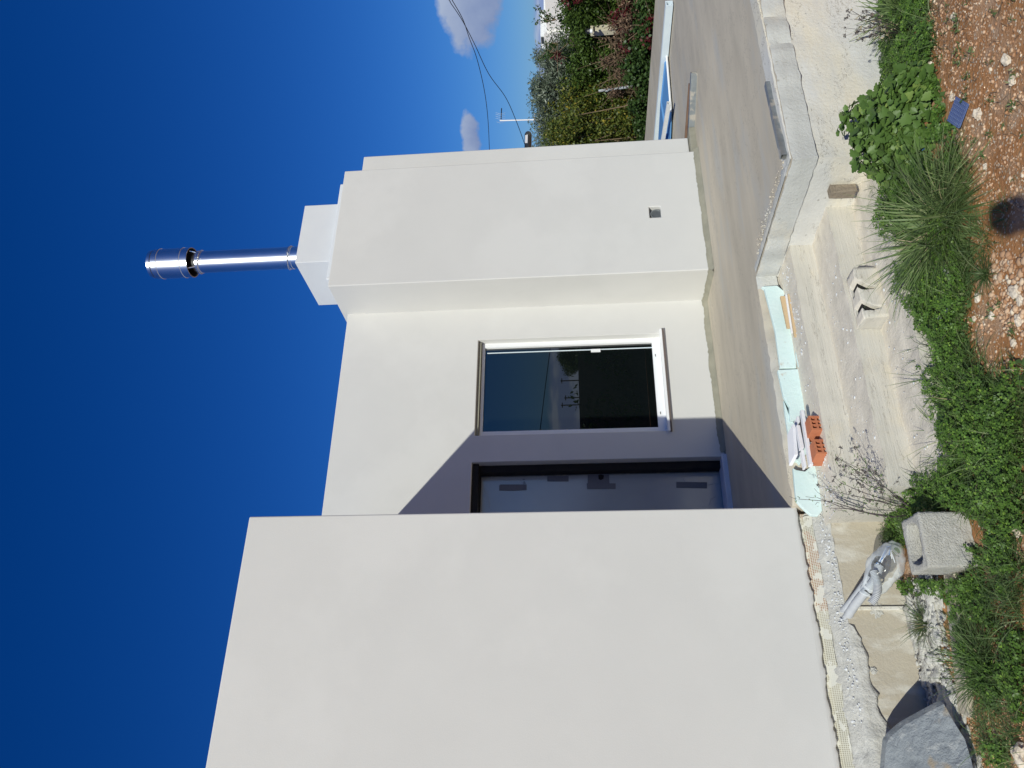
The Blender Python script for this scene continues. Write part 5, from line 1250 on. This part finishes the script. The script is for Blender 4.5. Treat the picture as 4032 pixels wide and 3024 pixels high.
# bare shoots above the hedge
def shoots(tips, root, label, seed):
    rg = np.random.default_rng(seed); t = thing('hedge_shoot', root, label, 'shoot', 'leafy shoots sticking up above the hedge'); b = MB(); C_ = []
    for tp in tips:
        tp = np.array(tp); b.tube([root, (root + tp) / 2 + rg.normal(size=3) * 0.03, tp], [0.009, 0.007, 0.003], 5)
        for f in np.linspace(0.3, 1, 8): C_.append(root * (1 - f) + tp * f)
    b.done('stems', 'stem', t); leaf_cloud('leaves', C_, np.full(len(C_), 0.045), len(C_) * 7, 0.05, L_IVY, t, LEAF, up=0.2, shell=0.2, rng=rg)
X_ = 11.4
shoots([PX(2115, 32, X_), PX(2128, 62, X_), PX(2110, 85, X_)], PX(2190, 78, X_), 'tallest forked leafy shoot sticking up above the hedge', 1)
shoots([PX(2150, 178, X_), PX(2158, 200, X_)], PX(2192, 170, X_), 'short leafy shoot above the hedge in front of the rooftop hut', 2)
shoots([PX(2122, 232, X_), PX(2160, 215, X_)], PX(2192, 215, X_), 'single thin shoot above the hedge closest to the olive tree', 3)
# cream post with a lantern
CP = thing('gate_post', PX(2405, 122, 11.15), 'cream rendered post with a small black lantern standing in the hedge', 'post')
a, b_ = PX(2325, 122, 11.2), PX(2405, 122, 11.2)
MB().box(11.12, 11.26, a[1] - 0.06, a[1] + 0.045, -1.7, a[2]).done('shaft', 'cream', CP, bevel=0.01)
l0 = PX(2328, 112, 11.0)
MB().lathe((10.94, l0[1]), [(0.02, l0[2] - 0.02), (0.033, l0[2] - 0.015), (0.03, l0[2] + 0.035), (0.0, l0[2] + 0.035)], 12).done('lantern_glass', 'white_frame', CP)
MB().lathe((10.94, l0[1]), [(0.05, l0[2] + 0.035), (0.04, l0[2] + 0.065), (0.02, l0[2] + 0.09), (0.0, l0[2] + 0.10)], 12).done('lantern_cap', 'black_plastic', CP)
MB().box(10.93, 11.02, l0[1] - 0.01, l0[1] + 0.01, l0[2] - 0.06, l0[2] - 0.03).done('bracket', 'black_plastic', CP)
p0, p1 = PX(2357, 358, 10.95), PX(2490, 340, 10.95)
GP = thing('grey_pipe', p1, 'grey plastic pipe standing up out of the creeper', 'pipe')
MB().tube([p0, p1], 0.022, 12).done('tube', 'grey_pipe', GP); MB().tube([PX(2380, 356, 10.95), PX(2394, 354, 10.95)], 0.028, 12).done('socket', 'grey_pipe', GP)
# neighbouring house far off
FH = thing('far_house', PY(2180, 100, 24), 'long low white house far beyond the hedge with a small rooftop hut', 'house')
p0, p1, p2 = PX(2146, 330, 42), PX(2146, -400, 42), PX(2144, 132, 42)
MB().box(42, 52, p1[1], p0[1] + 6, -2.5, p0[2] * 0.5 + p1[2] * 0.5).done('wall', 'white_far', FH)
m1, m2 = PX(2143, 128, 41.9), PX(2143, 330, 41.9)
MB().box(41.8, 50, m1[1], m2[1] + 6.2, -2.4, m1[2] + 0.02).done('roof_edge', 'white_far', FH)
h0, h1 = PX(2128, 142, 43), PX(2128, 192, 43); hut = MB().box(43, 45.5, h0[1], h1[1], 0, h0[2]).done('rooftop_hut', 'white_far', FH)
w0, w1 = PX(2130, 146, 42.98), PX(2142, 170, 42.98); MB().box(42.93, 42.985, w0[1], w1[1], w1[2], w0[2]).done('window', 'tank', hut)
# antenna on its mast, water tank, wires
AT = thing('antenna', PX(2115, 473, 30), 'television aerial on a white mast above the trees', 'antenna')
MB().tube([PX(2160, 470, 30), PX(1968, 475, 30)], 0.032, 8).done('mast', 'white_frame', AT)
MB().tube([PX(1973, 470, 30), PX(1975, 427, 30)], 0.028, 6).done('boom', 'black_plastic', AT)
b = MB()
for yy, (xa, xb) in ((446, (1952, 1990)), (452, (1951, 1990)), (460, (1951, 1990)), (468, (1952, 1990)), (482, (1956, 1986))):
    b.tube([PX(xa, yy - 3, 30), PX((xa + xb) / 2, yy + 3, 29.9), PX(xb, yy - 3, 30)], 0.006, 4)
b.done('reflector_rods', 'grey_pipe', AT)
MB().tube([PX(2150, 446, 30), PX(2105, 446, 30), PX(2102, 484, 30)], 0.02, 6).done('bracket', 'cream', AT)
TK = thing('water_tank', PX(2078, 555, 40), 'dark solar water tank with a pale label on a steel stand behind the trees', 'water tank')
t0, t1 = PX(2080, 522, 40), PX(2078, 640, 40)
d_ = (t1 - t0) / np.linalg.norm(t1 - t0); P_ = [t0 + d_ * 0.0, t0 + d_ * 0.06, t0 + d_ * 0.18, t1]; MB().tube(P_, [0.10, 0.20, 0.245, 0.245], 24).done('barrel', 'tank', TK, smooth=True)
lab = [PX(2068, 533, 39.72), PX(2078, 532, 39.72), PX(2077, 563, 39.72), PX(2067, 563, 39.72)]; MB().prism(lab, (0.02, 0, 0)).done('label_plate', 'white_frame', TK)
MB().tube([PX(2095, 560, 40), PX(2115, 540, 40)], 0.025, 6).tube([PX(2095, 575, 40), PX(2140, 600, 40)], 0.025, 6).tube([PX(2112, 545, 40), PX(2112, 640, 40)], 0.03, 6).done('stand', 'galv', TK)
def wire(pts, label, X=14):
    P_ = [PX(x, y, X + 0.02 * i) for i, (x, y) in enumerate(pts)]; out = []
    for i in range(len(P_) - 1):
        p0, p1, p2, p3 = P_[max(i - 1, 0)], P_[i], P_[i + 1], P_[min(i + 2, len(P_) - 1)]
        for f in np.linspace(0, 1, 9)[:-1]: out.append(0.5 * ((2 * p1) + (-p0 + p2) * f + (2 * p0 - 5 * p1 + 4 * p2 - p3) * f * f + (-p0 + 3 * p1 - 3 * p2 + p3) * f ** 3))
    out.append(P_[-1]); tag(MB().tube(out, 0.0075, 6).done('overhead_wire', 'black_plastic'), label, 'wire')
wire([(1700, -80), (1768, 0), (1775, 12), (1820, 80), (1867, 170), (1924, 290), (1990, 382), (2030, 470), (2062, 556), (2076, 600)], 'overhead wire running straight down to the dark water tank')
wire([(1735, -80), (1780, 0), (1822, 75), (1848, 150), (1876, 225), (1900, 320), (1914, 400), (1922, 480), (1926, 560), (1928, 640), (1930, 760)], 'overhead wire that bends away and vanishes behind the chimney bay', 13.6)

# ================================================================== BEHIND THE VIEWER (seen mirrored in the window; the photographer throws a shadow)
rgR = np.random.default_rng(9)
BH = thing('back_hedge', (6, -8, SOILZ), 'tall dark hedge behind the viewer, mirrored in the window glass', 'hedge')
def mir(px, py, D): p = PY(px, py, D); return np.array([p[0], 2 * 6.512 - D, p[2]])
hz_ = mir(2262, 1500, 20)[2]
C_ = np.column_stack([rgR.uniform(1, 26, 300), rgR.uniform(-8.6, -6.2, 300), rgR.uniform(-1.6, hz_ - 0.28, 300)]); leaf_cloud('foliage', C_, rgR.uniform(0.3, 0.5, 300), 17000, 0.14, L_HEDGE, BH, LEAF, up=0.2, shell=0.6, rng=rgR)
MB().box(1, 26, -8.9, -6.6, -1.8, hz_ - 0.12).done('inner_branches', 'bark', BH)
tc = mir(2240, 1412, 42)
BT = thing('pine_tree', (tc[0], tc[1], SOILZ), 'dark rounded tree behind the viewer, mirrored high in the window glass', 'tree')
C_ = tc + rgR.normal(size=(60, 3)) * np.array([0.32, 0.4, 0.22]); leaf_cloud('crown', C_, rgR.uniform(0.2, 0.4, 60), 12000, 0.10, L_HEDGE, BT, LEAF, up=0.2, shell=0.5, rng=rgR)
MB().tube([(tc[0], tc[1], -1.8), tc], [0.12, 0.06], 10).done('trunk', 'bark', BT)
for i, (y, x) in enumerate(((1500, 2207), (1567, 2222), (1596, 2209))):
    p = mir(x, y, 40); UP = thing('utility_pole', (p[0], p[1], SOILZ), ['first', 'middle', 'last'][i] + ' wooden utility pole mirrored in the window glass', 'utility pole', 'utility poles behind the viewer')
    MB().tube([(p[0], p[1], -1.8), tuple(p)], 0.035, 8).done('pole', 'bark', UP); MB().box(p[0] - 0.15, p[0] + 0.15, p[1] - 0.03, p[1] + 0.03, p[2] - 0.10, p[2] - 0.05).done('crossarm', 'bark', UP)
tag(MB().tube([mir(2190, 1200, 30), mir(2167, 1370, 30), mir(2145, 1540, 30), mir(2126, 1700, 30), mir(2100, 1900, 30)], 0.018, 5).done('street_wire', 'black_plastic'), 'black wire crossing the mirrored sky in the window glass', 'wire')
# the photographer: one skinned body, arms raised to the phone
def photographer():
    gp = PZ(4018, 850, SOILZ); k = (0.0 - gp[2]) / -SUNV[2] + 0.26; hd = gp - SUNV * k      # head centre: where the shadow's head comes from
    hx, hy = hd[0], hd[1]; fwd = np.array([math.sin(-YAW), math.cos(-YAW)]); rt = np.array([fwd[1], -fwd[0]])
    hz = hd[2]
    def q(a, b_, z): return (hx + rt[0] * a + fwd[0] * b_, hy + rt[1] * a + fwd[1] * b_, z + (hz * min(1, (z + 1.72) / 0.9) if z > -1.71 else 0))
    T = thing('person', q(0, 0, SOILZ), 'person in dark clothes behind the camera, seen only as a shadow on the soil', 'person')
    J = {'pel': (q(0, 0, -0.78), .15), 'wai': (q(0, 0, -0.58), .13), 'che': (q(0, 0.0, -0.35), .15), 'nek': (q(0, 0.01, -0.16), .055), 'hdl': (q(0, 0.02, -0.06), .06), 'hdc': (q(0, 0.02, 0.01), .072), 'hdt': (q(0, 0.01, 0.08), .055),
         'hl': (q(-.1, 0, -0.86), .09), 'kl': (q(-.12, .02, -1.25), .06), 'al': (q(-.13, 0, -1.64), .042), 'tl': (q(-.15, .14, -1.68), .035), 'hr': (q(.1, 0, -0.86), .09), 'kr': (q(.12, .02, -1.25), .06), 'ar': (q(.13, 0, -1.64), .042), 'tr': (q(.15, .14, -1.68), .035),
         'sl': (q(-.19, 0, -0.23), .062), 'el': (q(-.25, .14, -0.42), .045), 'wl': (q(-.13, .12, -0.25), .03), 'ml': (q(-.10, .14, -0.18), .032), 'sr': (q(.19, 0, -0.23), .062), 'er': (q(.25, .14, -0.42), .045), 'wr': (q(.13, .12, -0.25), .03), 'mr': (q(.10, .14, -0.18), .032)}
    for s_, sg in (('l', -1), ('r', 1)):
        for i in range(4): J['f%s%d' % (s_, i)] = (q(sg * (.09 - .004 * i), .165 - .004 * i, -0.155 + .019 * i), .008); J['g%s%d' % (s_, i)] = (q(sg * .06, .17, -0.155 + .02 * i), .007)
        J['t' + s_ + 'h'] = (q(sg * .07, .13, -0.16), .009)
    E_ = [('pel', 'wai'), ('wai', 'che'), ('che', 'nek'), ('nek', 'hdl'), ('hdl', 'hdc'), ('hdc', 'hdt'), ('pel', 'hl'), ('hl', 'kl'), ('kl', 'al'), ('al', 'tl'), ('pel', 'hr'), ('hr', 'kr'), ('kr', 'ar'), ('ar', 'tr'), ('che', 'sl'), ('sl', 'el'), ('el', 'wl'), ('wl', 'ml'), ('che', 'sr'), ('sr', 'er'), ('er', 'wr'), ('wr', 'mr')]
    for s_ in 'lr':
        for i in range(4): E_ += [('m' + s_, 'f%s%d' % (s_, i)), ('f%s%d' % (s_, i), 'g%s%d' % (s_, i))]
        E_.append(('m' + s_, 't' + s_ + 'h'))
    names = list(J); org = np.array(q(0, 0, SOILZ)); me = bpy.data.meshes.new('body')
    me.from_pydata([tuple(np.array(J[n][0]) - org) for n in names], [(names.index(a), names.index(b_)) for a, b_ in E_], []); me.materials.append(MT['cloth'])
    o = bpy.data.objects.new('body', me); COL.objects.link(o); o.parent = T
    sk = o.modifiers.new('skin', 'SKIN')
    for i, n in enumerate(names):
        v = me.skin_vertices[0].data[i]; v.radius = (J[n][1], J[n][1]); v.use_root = n == 'pel'
    ss = o.modifiers.new('sub', 'SUBSURF'); ss.levels = 1; ss.render_levels = 1
    WLOC[o] = org
    V, F = lump(q(0, -0.012, 0.045), (0.075, 0.085, 0.072), 3, 3, 0.12, 2); link('hair', V, F, 'cloth', T, smooth=True)
    R = np.column_stack([np.array([rt[0], rt[1], 0]), np.array([fwd[0], fwd[1], 0]), np.array([0, 0, 1.0])])
    return T, q, R
photographer()
